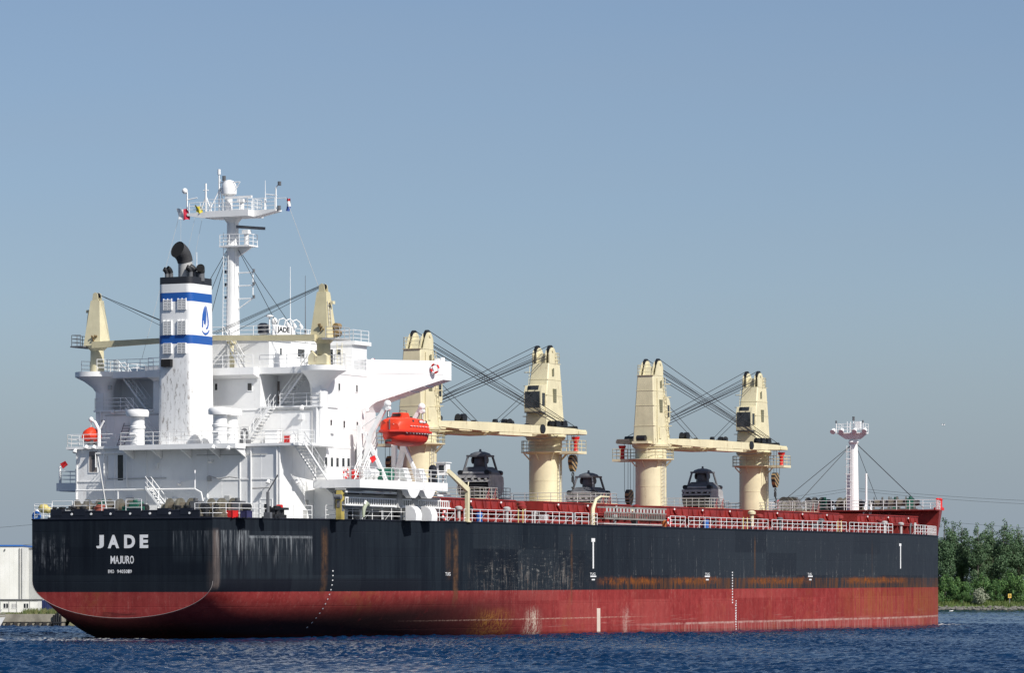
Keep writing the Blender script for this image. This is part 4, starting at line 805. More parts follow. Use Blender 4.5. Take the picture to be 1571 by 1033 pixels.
q = MB(); q.cyl((14.6, -2.2, D4), (14.6, -2.2, 15.3), .22, n=12); q.box(14.3, 14.9, -2.5, -1.9, 15.25, 15.5); q.build('jib_rest', M['cream'], ship)

# ------------------------------------------------------------------ deck cranes
def make_crane():
    b = MB(); b.cyl((0, 0, 0), (0, 0, 9.15), 1.68, 1.68, 36); b.lathe((0, 0, 9.0), [(1.7, 0), (2.0, .2), (2.05, .42)], 36)
    # slewing tower: narrow across, long fore and aft, leaning
    def ring(z, x0, x1, hy, ch): return [(x0, -hy + ch, z), (x0 + ch, -hy, z), (x1 - ch, -hy, z), (x1, -hy + ch, z), (x1, hy - ch, z), (x1 - ch, hy, z), (x0 + ch, hy, z), (x0, hy - ch, z)]
    b.loft([ring(9.42, -1.9, 2.25, 1.28, .1), ring(9.9, -1.9, 2.25, 1.28, .1), ring(13.6, -1.72, 2.0, 1.1, .1), ring(16.9, -1.5, 1.15, .95, .1)])
    for sg in (-1, 1):                               # cheek plates that carry the sheaves
        b.prism([(-.95, 16.88), (1.1, 16.88), (1.1, 17.8), (.80, 18.30), (.50, 18.50), (.2, 18.52), (-.1, 18.40), (-.5, 17.9)], sg * .92 - .06, sg * .92 + .06, 'y')
        b.prism([(-.95, 16.88), (1.1, 16.88), (1.1, 17.8), (.80, 18.30), (.50, 18.50), (.2, 18.52), (-.1, 18.40), (-.5, 17.9)], sg * .5 - .05, sg * .5 + .05, 'y')
    b.prism([(-.9, 16.88), (.9, 16.88), (.75, 17.9), (-.3, 17.9)], -.45, .45, 'y')
    for z_, r_ in ((2.2, 1.70), (4.9, 1.70), (8.6, 1.74), (9.05, 1.78)): b.lathe((0, 0, z_), [(1.6, 0), (r_, .01), (r_, .05), (1.6, .06)], 36)
    for z_ in (11.4, 13.6, 15.2):
        t_ = (z_ - 9.9) / 3.7 if z_ < 13.6 else 1 + (z_ - 13.6) / 3.3; hy_ = 1.285 - .18 * min(t_, 1) - .15 * max(0, t_ - 1); xa_ = -1.905 + .18 * min(t_, 1) + .22 * max(0, t_ - 1); xb_ = 2.255 - .25 * min(t_, 1) - .85 * max(0, t_ - 1)
        b.box(xa_ - .02, xb_ + .02, -hy_ - .02, hy_ + .02, z_, z_ + .05)
    b.box(-.7, -.15, -1.36, -1.2, 10.1, 11.3); b.box(-1.75, -1.65, -1.36, 1.36, 9.9, 10.1); b.tube([(-1.2, -1.36, 9.7), (-1.15, -1.3, 11.5), (-.8, -1.15, 14), (-.6, -1.05, 16.6)], .05, 6)
    cr = b.build('deck_crane', M['cream'], ship, 30)
    for sg in (-1, 1):
        q = MB(); q.cyl((.35, sg * .71 - .13, 18.22), (.35, sg * .71 + .13, 18.22), .54, n=22, mi=0); q.cyl((.35, sg * 1.0 - .06, 18.22), (.35, sg * 1.0 + .06, 18.22), .2, n=12, mi=1); q.build('sheave', [M['black'], M['cream']], cr)
    # cab on the jib side
    q = MB(); q.prism([(1.7, 11.9), (2.95, 11.9), (3.05, 12.2), (3.05, 14.0), (2.75, 14.55), (1.7, 14.7)], -.95, .95, 'y', 0)
    q.box(3.04, 3.075, -.82, .82, 12.3, 13.95, 1)
    for sg in (-1, 1): q.box(2.15, 2.8, sg * .96 - .02, sg * .96 + .02, 12.5, 13.8, 1)
    q.prism([(2.78, 14.50), (2.98, 14.10), (3.02, 14.14), (2.82, 14.56)], -.6, .6, 'y', 1); q.box(1.7, 2.9, -1.0, 1.0, 11.8, 11.9, 2); q.build('crane_cab', [M['cream'], M['glass'], M['steel']], cr, 30)
    # tower windows, hatch, ladder, lamps
    lw = paint('louvred_window', (.19, .18, .11), .4, .1)
    for sg in (-1, 1):
        for x0, z0, z1, yy in ((-.2, 12.9, 14.3, 1.10), (.2, 15.6, 16.3, 1.02)):
            q = MB(); q.box(x0, .55, sg * yy - .06, sg * yy + .06, z0, z1)
            for zz in np.arange(z0 + .1, z1, .2): q.box(x0 + .05, .5, sg * (yy + .07) - .02, sg * (yy + .07) + .02, zz, zz + .1)
            q.build('tower_window', lw, cr, 0)
    q = MB(); q.ladder((1.75, -1.32, 10), (1.2, -1.05, 16.8), .5, (1, 0, 0), .4); 
    for z in (11.5, 13, 14.6, 16): q.torus((1.5 - (z - 10) * .07, -1.45, z), .4, .03, 'z', 12, 5)
    q.build('ladder', M['cream'], cr)
    # sheave platform rail
    q = MB(); q.rail([(-1.4, .9, 16.9), (-1.4, -.9, 16.9)], 1.1, .8); q.rail([(-1.4, .9, 16.9), (-.2, 1.15, 16.9)], 1.1, .8); q.box(-1.6, -1.0, -1.0, 1.0, 16.86, 16.91); q.build('railing', M['cream'], cr)
    # ring platform with rails and the rest for the neighbour's jib
    z = 7.9; q = MB(); q.lathe((0, 0, z - .25), [(1.7, 0), (2.5, .16), (2.5, .25), (1.7, .26)], 32); q.prism([(-1.1, 1.6), (1.1, 1.6), (1.1, 4.1), (-1.1, 4.1)], z - .26, z + .006)
    ps = [(2.45 * math.cos(t), 2.45 * math.sin(t), z) for t in np.linspace(-2.9, 1.5, 13)]; q.rail(ps, 1.1, 1.2); q.rail([(1.05, 2.3, z), (1.05, 4.05, z), (-1.05, 4.05, z), (-1.05, 2.3, z)], 1.1, 1.1)
    for t in np.linspace(0, 6.28, 9)[:-1]: q.bar((1.66 * math.cos(t), 1.66 * math.sin(t), z - .9), (2.35 * math.cos(t), 2.35 * math.sin(t), z - .2), .06)
    q.build('ring_platform', M['cream'], cr, 30)
    q = MB(); q.ladder((-.6, -1.78, .2), (-.6, -1.78, 7.8), .5, (1, 0, 0), .4); q.ladder((.4, 1.85, .2), (.4, 1.85, 7.8), .5, (1, 0, 0), .4); q.build('pedestal_ladder', M['gray'], cr)
    q = MB(); q.lathe((-.1, 3.35, z), [(.30, 0), (.24, .15), (.20, .7), (.26, 1.0), (.40, 1.35), (.42, 1.5)], 14); q.build('jib_rest_post', M['bright_red'], cr)
    # jib, slewed a little so that its tip passes beside the next tower
    a = -math.atan2(3.1, 26.5); ca, sa = math.cos(a), math.sin(a); J = lambda x, y, z_: (2.0 + x * ca - y * sa, x * sa + y * ca, z_); LJ = 26.6
    q = MB()
    for x, h0, h1 in ((0, 9.55, 10.1),): pass
    for sg in (-1, 1):
        rg = []
        for x, lo, hi, yo in ((0, 9.62, 10.12, .95), (3, 9.5, 10.22, .93), (9, 9.42, 10.3, .85), (20, 9.5, 10.25, .7), (LJ - 1.2, 9.62, 10.18, .6), (LJ, 9.7, 10.1, .58)):
            rg.append([J(x, sg * yo - .22, lo), J(x, sg * yo + .22, lo), J(x, sg * yo + .22, hi), J(x, sg * yo - .22, hi)])
        q.loft(rg)
    for x in (4, 8.5, 13, 17.5, 22, 26): q.add([J(x, -.8, 9.6), J(x + 1.6, -.8, 9.6), J(x + 1.6, .8, 9.6), J(x, .8, 9.6), J(x, -.8, 10.1), J(x + 1.6, -.8, 10.1), J(x + 1.6, .8, 10.1), J(x, .8, 10.1)], [(0, 3, 2, 1), (4, 5, 6, 7), (0, 1, 5, 4), (1, 2, 6, 5), (2, 3, 7, 6), (3, 0, 4, 7)])
    for sg in (-1, 1): q.cyl(J(0, sg * 1.35, 9.85), J(0, sg * .6, 9.85), .34, n=14)
    q.add([J(11, -1.0, 9.15), J(17, -1.0, 9.15), J(17, 1.0, 9.15), J(11, 1.0, 9.15), J(11, -1.0, 9.42), J(17, -1.0, 9.42), J(17, 1.0, 9.42), J(11, 1.0, 9.42)], [(0, 3, 2, 1), (4, 5, 6, 7), (0, 1, 5, 4), (1, 2, 6, 5), (2, 3, 7, 6), (3, 0, 4, 7)])
    q.add([J(LJ - .6, -.9, 9.65), J(LJ + 1.0, -.9, 9.65), J(LJ + 1.0, .9, 9.65), J(LJ - .6, .9, 9.65), J(LJ - .6, -.9, 9.95), J(LJ + 1.0, -.9, 9.95), J(LJ + 1.0, .9, 9.95), J(LJ - .6, .9, 9.95)], [(0, 3, 2, 1), (4, 5, 6, 7), (0, 1, 5, 4), (1, 2, 6, 5), (2, 3, 7, 6), (3, 0, 4, 7)])
    q.build('jib', M['cream'], cr, 30)
    for x, r, y0, y1, zz in ((5.6, .42, -.5, -.1, 10.6), (1.6, .24, -.4, .0, 10.45), (11.5, .26, -.35, 0, 10.45), (14.5, .24, -.35, 0, 10.4), (22.2, .3, -.3, .05, 10.5), (19.0, .46, -1.05, -.9, 9.95), (LJ - .7, .26, -.7, .7, 10.2)):
        q = MB(); q.cyl(J(x, y0, zz), J(x, y1, zz), r, n=16); q.box(*[v for p_ in zip(J(x - .06, (y0 + y1) / 2 - .05, 9.95), J(x + .06, (y0 + y1) / 2 + .05, zz)) for v in (min(p_), max(p_))]); q.build('jib_sheave', M['black'], cr)
    q = MB(); q.cyl(J(4.6, -.3, 10.65), J(5.5, .25, 10.75), .3, n=12); q.box(*[v for p_ in zip(J(4.7, -.2, 10.2), J(5.3, .2, 10.6)) for v in (min(p_), max(p_))]); q.build('jib_lamp', M['black'], cr)
    q = MB()                                         # sheave block on the jib head
    for yy in (-.5, -.2, .15, .5): q.cyl(J(LJ - 3.9, yy - .07, 10.5), J(LJ - 3.9, yy + .07, 10.5), .42, n=16); q.cyl(J(LJ - 2.6, yy - .07, 10.5), J(LJ - 2.6, yy + .07, 10.5), .42, n=16)
    q.loft([[J(LJ - 4.0, y_, 10.3), J(LJ - 2.5, y_, 10.3), J(LJ - 2.5, y_, 10.45), J(LJ - 4.0, y_, 10.45)] for y_ in (-.6, .6)]); q.build('head_block', M['black'], cr)
    q = MB()                                         # luffing and hoisting ropes
    for sg in (-1, 1):
        q.bar((.55, sg * .71, 18.72), J(LJ - .7, sg * .5, 10.4), .036); q.bar((1.0, sg * .71, 17.75), J(LJ - 2.6, sg * .45, 10.9), .02)
        for k_, zz in enumerate((17.55, 17.35)): q.bar((1.1, sg * (.5 + .12 * k_), zz), J(LJ - 2.7 - 1.2 * k_, sg * .3, 10.85), .038)
        q.bar((2.0, sg * .4, 14.6), J(8.2, sg * .3, 10.3), .03)
    pts = [J(14 + 8 * t, -.9, 9.35 - 1.6 * t * (1 - t)) for t in np.linspace(0, 1, 10)]; q.tube(pts, .035, 5); q.build('wire_rope', M['wire'], cr)
    # slewing winches beside the tower foot
    q = MB(); q.cyl((-2.5, -.5, 10.05), (-2.5, .5, 10.05), .34, n=16, mi=0)
    q.box(-2.9, -1.85, -.95, .95, 9.5, 9.75, 1); q.build('crane_winch', [M['black'], M['cream']], cr)
    return cr, J, LJ
crane, JF, LJ = make_crane()
def hook_block(parent, zt, J=JF):
    x, y, z = J(LJ - .3, 0, 9.6); n = NT('hook_stripes') if 'stripe' not in M else None
    if n:
        sx = n.sep(); v = n.math('FRACT', n.mul(n.math('ADD', sx[2], n.mul(sx[0], .6)), 2.0)); M['stripe'] = n.fin(n.mix(n.math('GREATER_THAN', v, .5), (.02, .02, .02), (.30, .20, .09)), .5)
    q = MB(); q.loft([[(x - r, y - .22, zt + h), (x + r, y - .22, zt + h), (x + r, y + .22, zt + h), (x - r, y + .22, zt + h)] for h, r in ((-.95, .2), (-.6, .5), (0, .72), (.45, .68), (.75, .3))], 0)
    for yy in (-.35, .35): q.bar((x + .45, y + yy, zt + .5), (x + .5, y + yy, 9.7), .025, 1); q.bar((x - .45, y + yy, zt + .5), (x - .5, y + yy, 9.7), .025, 1)
    q.torus((x, y, zt - 1.25), .22, .06, 'y', 14, 6, 1); q.cyl((x, y, zt - 1.5), (x, y, zt - 2.0), .16, .16, 8, 1); q.tube([(x, y, zt - 2.0), (x + .3, y, zt - 2.3), (x + .1, y, zt - 2.7), (x - .25, y, zt - 2.55)], .08, 6, 1); q.bar((x, y, zt - 2.6), (x, y, 2.3), .03, 1)
    q.build('hook_block', [M['stripe'], M['wire']], parent, 30)
CR = []
for k, (xc, rz) in enumerate(((54.0, 0), (82.1, math.pi), (108.6, 0), (137.8, math.pi))):
    o = crane if k == 0 else copy_tree(crane, ship)
    o.location = (xc, 0, 0); o.rotation_euler = (0, 0, rz); CR.append(o)
for o, z in zip(CR, (6.8, 6.0, 6.3, 3.9)): hook_block(o, z)

# ------------------------------------------------------------------ hatches, mast houses, side railings
def make_hatch(x0, x1, YS=11.0):
    b = MB(); b.box(x0 + .5, x1 - .5, -YS + .75, YS - .75, -.05, 1.3)
    for x in np.arange(x0 + .8, x1 - .6, 1.7):
        for sg in (-1, 1): b.prism([(sg * (YS - .8), 0), (sg * (YS + .45), 0), (sg * (YS + .2), 1.2), (sg * (YS - .8), 1.2)], x - .04, x + .04, 'x')
    for sg in (-1, 1): b.box(x0 + .4, x1 - .4, min(sg * (YS - .7), sg * (YS + .35)), max(sg * (YS - .7), sg * (YS + .35)), 1.16, 1.27)
    co_ = b.build('hatch', M['deckred'], ship, 0)
    npan = max(2, round((x1 - x0) / 6.5)); w_ = (x1 - x0) / npan
    for i in range(npan):
        a, c = x0 + i * w_ + .06, x0 + (i + 1) * w_ - .06; q = MB()
        q.prism([(-YS, 1.34), (YS, 1.34), (YS, 2.36), (3, 2.52), (-3, 2.52), (-YS, 2.36)], a, c, 'x')
        for x in np.arange(a + .9, c - .5, 1.55):
            for sg in (-1, 1): q.prism([(sg * YS, 1.45), (sg * (YS + .22), 1.45), (sg * (YS + .04), 2.2), (sg * YS, 2.2)], x - .05, x + .05, 'x')
        x = (a + c) / 2
        for sg in (-1, 1): q.prism([(x - .5, 2.0), (x - .35, 2.0), (x + .3, 1.5), (x + .15, 1.5)], sg * YS, sg * (YS + .18), 'y'); q.box(x - .12, x + .18, sg * YS - .02, sg * YS + .02, 2.0, 2.17, 1)
        q.box(a, c, -YS - .14, -YS, 1.34, 1.48); q.box(a, c, -YS - .09, -YS, 2.24, 2.34)
        q.build('hatch_cover', [M['red'], M['letter']], co_, 0)
    return co_
HX = [(33.5, 52.4), (58.4, 78.6), (86.0, 108.0), (114.0, 136.2), (142.0, 162.3)]
for a in HX: make_hatch(*a)
q = MB()
for sg in (-1, 1):
    for y, z, r in ((13.3, .35, .14), (13.8, .3, .1), (12.7, .3, .12)): q.tube([(33, sg * y, z), (134, sg * y, z)], r, 6)
    for x in np.arange(34, 134, 4.2): q.box(x - .08, x + .08, min(sg * 12.5, sg * 14.1), max(sg * 12.5, sg * 14.1), -.05, .22)
q.build('deck_pipe', M['deckred'], ship)
for (a, b_), o in zip(((52.9, 57.9), (79.1, 85.5), (108.4, 113.6), (136.6, 141.6)), CR):
    q = MB(); q.box(a, b_, -6.5, 5.4, -.05, 2.62); mh = q.build('mast_house', M['cream'], ship, 0)
    q = MB(); q.rail([(a, -6.4, 2.6), (b_, -6.4, 2.6), (b_, 5.3, 2.6)], 1.05, 1.4); q.rail([(a, -6.4, 2.6), (a, 5.3, 2.6)], 1.05, 1.4); q.build('railing', M['gray'], mh)
    q = MB(); q.rail([(a - .1, -10.0, .0), (b_ + .1, -10.0, .0)], 1.3, 1.2); q.tube([(a + .3, -10.4, 0), (a + .3, -10.4, 1.5), (a + 1.0, -10.4, 1.7), (a + 1.0, -10.4, .5)], .06, 6); q.build('pipe_stand', M['red'], mh)
# starboard and port side railings, one part per run
runs = [(528, 632), (664, 700), (714, 880), (884, 905), (911, 918), (1030, 1053), (1058, 1180), (1186, 1300), (1305, 1371)]
def side_rail(X0, X1, sg, mi=0, sp=1.45):
    q = MB(); X = np.linspace(X0, X1, max(2, int((X1 - X0) / 6) + 1)); q.rail([(x, sg * (hb(x) - .12), 0) for x in X], 1.15, sp, .036)
    for x in np.arange(X0 + .7, X1, 2.9): q.bar((x, sg * (hb(x) - .12), .75), (x, sg * (hb(x) - .75), 0), .03)
    q.build('side_railing', M['white'], ship)
for p0, p1 in runs:
    a, c = hullx(p0), min(hullx(p1), 149.9); side_rail(a, c, -1)
side_rail(150, 157, -1); side_rail(157.6, 165.2, -1, sp=1.0)
for a, c in ((26, 60), (62, 100), (102, 140), (142, 168)): side_rail(a, c, 1)
for px in (797, 804, 1142, 1148, 1287, 1292): x = hullx(px); q = MB(); q.bar((x, -hb(x) + .12, 0), (x, -hb(x) + .12, 1.3), .06); q.build('yellow_stanchion', M['yellow'], ship)

def deck_clutter():
    r = random.Random(11); x = 35.0
    cols = [M['red'], M['deckred'], M['steel'], M['gray'], M['red'], M['black']]
    while x < 163:
        y = -r.uniform(12.9, min(14.8, hb(x) - .6)); k = r.randrange(4); m_ = cols[r.randrange(6)]; q = MB()
        if k == 0:
            h = r.uniform(.8, 1.3); q.tube([(x, y, -.05), (x, y, h), (x + .15, y, h + .22), (x + .38, y, h + .2), (x + .45, y, h - .05)], .11, 7); q.build('gooseneck_vent', m_, ship)
        elif k == 1:
            h = r.uniform(.6, .95); q.cyl((x, y, -.05), (x, y, h), .07, n=7); q.torus((x, y, h), .22, .035, 'z', 12, 5); q.bar((x - .2, y, h), (x + .2, y, h), .025); q.bar((x, y - .2, h), (x, y + .2, h), .025); q.build('valve_stand', m_, ship)
        elif k == 2:
            w_, h = r.uniform(.4, .9), r.uniform(.5, 1.0); q.box(x, x + w_, y - .25, y + .25, .05, h); q.box(x - .04, x + w_ + .04, y - .29, y + .29, h - .06, h + .02); q.box(x + .05, x + w_ - .05, y - .2, y + .2, -.05, .06); q.build('deck_box', m_, ship, 0)
        else:
            h = r.uniform(.9, 1.5); q.lathe((x, y, -.05), [(.16, 0), (.16, h), (.34, h + .02), (.36, h + .2), (.2, h + .32), (.04, h + .34)], 14); q.build('ventilator', m_, ship)
        x += r.uniform(1.6, 4.2)
    for x0, x1 in ((52.9, 57.9), (79.1, 85.5), (108.4, 113.6), (136.6, 141.6)):       # gear in the gaps between the hatches
        for i in range(3):
            x = x0 + .5 + i * (x1 - x0 - 1) / 3; y = -r.uniform(8.5, 11.5); h = r.uniform(1.3, 2.1); q = MB(); q.lathe((x, y, -.05), [(.22, 0), (.22, h), (.42, h + .03), (.44, h + .28), (.22, h + .42), (.05, h + .45)], 14); q.build('ventilator', (M['red'], M['cream'], M['deckred'])[i], ship)
        q = MB(); q.stairs((x0 + .4, -7.2, 0), (x0 + 2.4, -7.2, 2.6), .7, (0, 1, 0)); q.build('staircase', M['red'], ship)
deck_clutter()

# ------------------------------------------------------------------ forecastle
def make_forecastle():
    X0, ZF = 165.5, 3.2; b = MB(); xs = list(np.linspace(X0, BL, 16)); top = []; bot = []
    for X in xs:
        h = hb(X); fl = .55 + 1.0 * (X - X0) / (BL - X0)
        bot.append((X, max(h - .02, .02), .0)); top.append((X + .8 * (X - X0) / (BL - X0), max(h, .05) + fl * .55, ZF))
    # side shell flaring outwards above the main deck, both sides
    for sg in (-1, 1):
        i0 = 0
        vs = [(x, sg * y, z) for x, y, z in bot[i0:]] + [(x, sg * y, z) for x, y, z in top[i0:]]; k = len(xs) - i0
        b.add(vs, [(i, i + 1, k + i + 1, k + i) for i in range(k - 1)])
    # the slanting return of the shell to the bulkhead
    b.add([(X0, bot[0][1], 0), (X0, -bot[0][1], 0), (X0, -top[0][1], ZF), (X0, top[0][1], ZF)], [(0, 1, 2, 3)])
    dk = [(x, -y) for x, y, z in top] + [(x, y) for x, y, z in top[::-1]]
    b.add([(x, y, ZF) for x, y in dk], [tuple(range(len(dk)))]); b.box(X0 - 1.3, X0 + .02, -top[0][1], top[0][1], ZF - .14, ZF - .004)  # deck lip carried aft over the bulkhead, added to shade it
    f = b.build('forecastle', M['red'], ship, 20)
    q = MB(); q.box(X0 - .012, X0 + .05, -9.6, -7.4, .05, 2.5, 0); q.build('store_opening', M['soot_and_dark'], f, 0)  # flat black panel painting the dark inside
    q = MB(); q.box(X0 - .9, X0, -7.2, -5.2, 0, 2.6); q.cyl((X0 - .5, -6.4, 2.0), (X0 - .5, -6.4, 2.9), .25, n=10); q.build('store_locker', M['deckred'], f)
    q = MB(); q.rail([(X0 - 1.2, top[0][1], ZF), (X0 - 1.2, -top[0][1], ZF)], 1.15, 1.7, .04); q.rail([(x, -y + .25, z) for x, y, z in top[0:13]], 1.1, 1.4, .04); q.rail([(x, y - .25, z) for x, y, z in top[0:13]], 1.1, 1.4, .04); q.build('railing', M['white'], f)
    q = MB(); q.stairs((X0 - 2.2, -3.6, 0), (X0 - .1, -3.6, ZF), .8, (0, 1, 0)); q.build('staircase', M['white'], f)
    for sg in (-1, 1):
        q = MB(); x = X0 + 6.0; y = sg * (hb(x) + .2); q.box(x - 1.0, x + 1.0, y - .3, y + .3, ZF, ZF + .35); q.lathe((x - .5, y, ZF + .3), [(.28, 0), (.24, .2), (.24, .9), (.32, 1.0), (.1, 1.2)], 12); q.lathe((x + .5, y, ZF + .3), [(.28, 0), (.24, .2), (.24, .9), (.32, 1.0), (.1, 1.2)], 12); q.build('bollard', M['bright_red'], f)
    # foremast
    X = 169.7; b = MB(); b.cyl((X, 0, ZF), (X, 0, 11.7), .64, .50, 18); b.lathe((X, 0, 11.3), [(.5, 0), (.66, .3), (.5, .6)], 14); m = b.build('foremast', M['white2'], ship)
    q = MB(); q.ladder((X - .9, .35, ZF), (X - .75, .35, 11.2), .5, (0, 1, 0), .4, .035)
    for z in np.arange(5, 11, .9): q.torus((X - 1.05, .35, z), .38, .025, 'z', 10, 4)
    q.build('ladder', M['white2'], m)
    z = SZ(671, X, 0); q = MB(); yl, yr = SY(1287, X, 12), SY(1328, X, 12)
    q.loft([[(X - .9, y, z + .5), (X + .9, y, z + .5), (X + .6, y * .45, z - .25), (X - .6, y * .45, z - .25)] for y in (yl, yr)]); q.box(X - .95, X + .95, yr, yl, z + .4, z + .55)
    q.rail([(X - .9, yl, z + .5), (X - .9, yr, z + .5), (X + .9, yr, z + .5)], 1.1, .8); q.rail([(X - .9, yl, z + .5), (X + .9, yl, z + .5)], 1.1, .8); q.build('mast_platform', M['white2'], m)
    q = MB()
    for y in (yl, yr): q.bar((X - .9, y, z + .5), (X - .9, y, z + 1.7), .06); q.cyl((X - .9, y, z + 1.7), (X - .9, y, z + 2.0), .1, n=8, mi=1)
    q.bar((X, 0, z + .5), (X, 0, z + 2.1), .07); q.cyl((X, 0, z + 2.0), (X, 0, z + 2.5), .15, n=10, mi=1); q.box(X - .2, X + .2, -.95, -.25, z + .9, z + 1.9); q.ladder((X - .3, .5, z + .5), (X - .3, .5, z + 1.9), .45, (0, 1, 0), .5, .05)
    for y in (2.2, 1.1, -.6, -1.9): q.cyl((X - 1.0, y, z + .9), (X - 1.4, y, z + .6), .22, .34, 10)
    q.build('mast_light', [M['white2'], M['steel']], m)
    q = MB()
    for e in ((X - 12.5, 5.6, ZF), (X - 9, 4.6, ZF)): q.bar((X, .4, 11.2), e, .04)
    q.bar((X, -.5, 11.3), (SX(1417, -8, 4), -8.0, ZF + .3), .05); q.bar((X, -.4, 11.0), (X + 7, -1, ZF), .03); q.build('mast_stay', M['wire'], m)
    for px in (1301, 1329): y = SY(px, X + 1, 6); q = MB(); q.cyl((X + 1, y, ZF), (X + 1, y, SZ(727, X + 1, 0)), .13, n=8); q.build('samson_post', M['white2'], f)
    return ZF
ZF = make_forecastle()

# ------------------------------------------------------------------ mooring gear
def make_winch(mat):
    b = MB(); b.box(-.9, .9, -2.2, 2.2, 0, .25, 0)
    for y in (-1.9, -.9, .2, 1.3): b.prism([(-.7, .2), (.7, .2), (.3, 1.25), (-.3, 1.25)], y - .08, y + .08, 'y', 0)
    wv = b.build('mooring_winch', [mat, M['rope']], ship)
    q = MB()
    for y0, y1 in ((-.85, .15), (.28, 1.22)):
        q.cyl((0, y0, .95), (0, y1, .95), .45, n=16, mi=1)
        for y in (y0, y1): q.cyl((0, y - .04, .95), (0, y + .04, .95), .82, n=20, mi=0)
    q.cyl((0, -2.5, .95), (0, -1.95, .95), .3, .42, 14, 2); q.cyl((0, 1.4, .95), (0, 1.9, .95), .34, n=12, mi=0); q.build('rope_drum', [mat, M['rope'], M['black']], wv)
    q = MB(); q.box(-.5, .5, -1.8, -1.0, .25, 1.5); q.cyl((-.2, -1.4, 1.5), (-.2, -1.4, 1.75), .2, n=10); q.build('winch_motor', M['green'] if mat is M['winch'] else M['steel'], wv)
    return wv
wa = make_winch(M['winch']); wb = make_winch(paint('winch_dark', (.15, .14, .11), .6, .5, 1.0))
wa.location = (4.4, 2.6, 0); wb.location = (4.2, -3.4, 0)
for src, x, y, z, rz in ((wa, 5.2, 6.3, 0, .1), (wb, 5.6, -6.6, 0, 0), (wa, 171.5, -5.2, ZF, .25), (wa, 173.3, -2.6, ZF, .4), (wb, 174, 2.4, ZF, -.3), (wa, 171.5, 5.6, ZF, -.25), (wb, 168.0, 7.8, ZF, 1.4)):
    o = copy_tree(src, ship); o.location = (x, y, z); o.rotation_euler = (0, 0, rz)
def stern_gear():
    q = MB(); Ya, Yb = SY(78, 0, 0), SY(305, 0, 0)
    q.box(.05, .25, Yb, Ya, 0, .55)
    for y in np.arange(Yb + .3, Ya, 1.15): q.prism([(.25, 0), (1.0, 0), (.25, .5)], y - .04, y + .04, 'y')
    q.tube([(.15, Yb, .62), (.15, Ya, .62)], .09, 6)
    for y in (6.4, 4.1, 1.2, -1.3, -4.0, -6.2): q.box(.02, .5, y - .55, y + .55, .3, .85)
    q.build('stern_bulwark', M['navy'], ship)
    for y in np.arange(Yb + .9, Ya - .4, 1.9): q = MB(); q.cyl((.0, y, .42), (.06, y, .42), .10, n=10); q.build('fairlead_roller', M['white'], ship)
    def rl(p, **k): q = MB(); q.rail(p, **k); q.build('railing', M['white'], ship)
    rl([(.15, 8.6, 0), (.15, SY(78, 0), 0)], h=1.3, sp=.9); rl([(.15, 8.6, 0), (3, 9.5, 0), (8, 11.1, 0)], h=1.15)
    rl([(.12, SY(155, 0), .6), (.12, SY(175, 0), .6)], h=.9, sp=1.0); rl([(.12, SY(192, 0), .6), (.12, SY(216, 0), .6)], h=1.0, sp=1.4)
    rl([(.3, SY(296, 0), 0), (.3, -8.6, 0), (3.0, -9.55, 0), (6.2, -10.55, 0)], h=1.25, sp=1.5); rl([(9.0, -11.35, 0), (11.0, -12.0, 0)], h=1.15); rl([(12.6, -12.45, 0), (15.0, -13.0, 0)], h=1.2)
    rl([(3.0, 6.5, .4), (3.0, 3.4, .4)], h=1.2); rl([(3.2, 8.8, .4), (3.2, 6.8, .4)], h=1.2)
    for x, y in ((1.6, 5.2), (1.5, -5.0), (2.2, 7.6), (2.4, -7.2), (7.2, -10.3), (7.4, 10.2)):
        q = MB(); q.box(x - .35, x + .35, y - .8, y + .8, 0, .2)
        for d_ in (-.45, .45): q.lathe((x, y + d_, .15), [(.24, 0), (.24, .75), (.31, .82), (.31, .92), (.05, .95)], 12)
        q.build('mooring_bollard', M['black'], ship)
    # starboard quarter roller fairlead, seen against the house
    q = MB(); x0, x1 = hullx(420), hullx(447); y = -hb((x0 + x1) / 2) + .5
    q.box(x0, x1, y - .35, y + .35, 0, .35, 0); q.box(x0 - .1, x1 + .3, y - .4, y + .4, .75, .95, 0)
    for x in np.linspace(x0 + .2, x1 - .2, 4): q.cyl((x, y, .3), (x, y, .8), .22, n=12, mi=0)
    q.cyl((x1 - .8, y - .36, 1.02), (x1 - .8, y + .1, 1.02), .18, n=10, mi=1); q.build('roller_fairlead', [M['black'], M['bright_red']], ship)
    q = MB(); q.bar((1.0, SY(165, 1, 1), .3), (3.2, SY(150.5, 3.2, 5), SZ(701, 3.2, 2)), .07); q.build('ensign_staff', M['gray'], ship)
    q = MB(); x, y = 4.8, SY(411, 4.8, 1); q.cyl((x, y, 0), (x, y, 2.2), .14, n=8); q.bar((x, y, 2.2), (x + .1, y - .9, 3.6), .06); q.box(x - .2, x + .2, y - .3, y + .3, 0, .5); q.build('small_davit', M['steel'], ship)
    q = MB(); y = SY(397, 8, 1); q.tube([(8.2, y + .7, 2.6), (8.2, y - .9, 2.65)], .07, 6); q.tube([(8.2, -3.6, D1 + .3), (8.2, -4.6, D1 + .05), (8.2, -5.6, D1 + .2), (8.2, -6.4, D1 + .1)], .06, 6); q.build('hose_line', M['gray'], ship)
stern_gear()

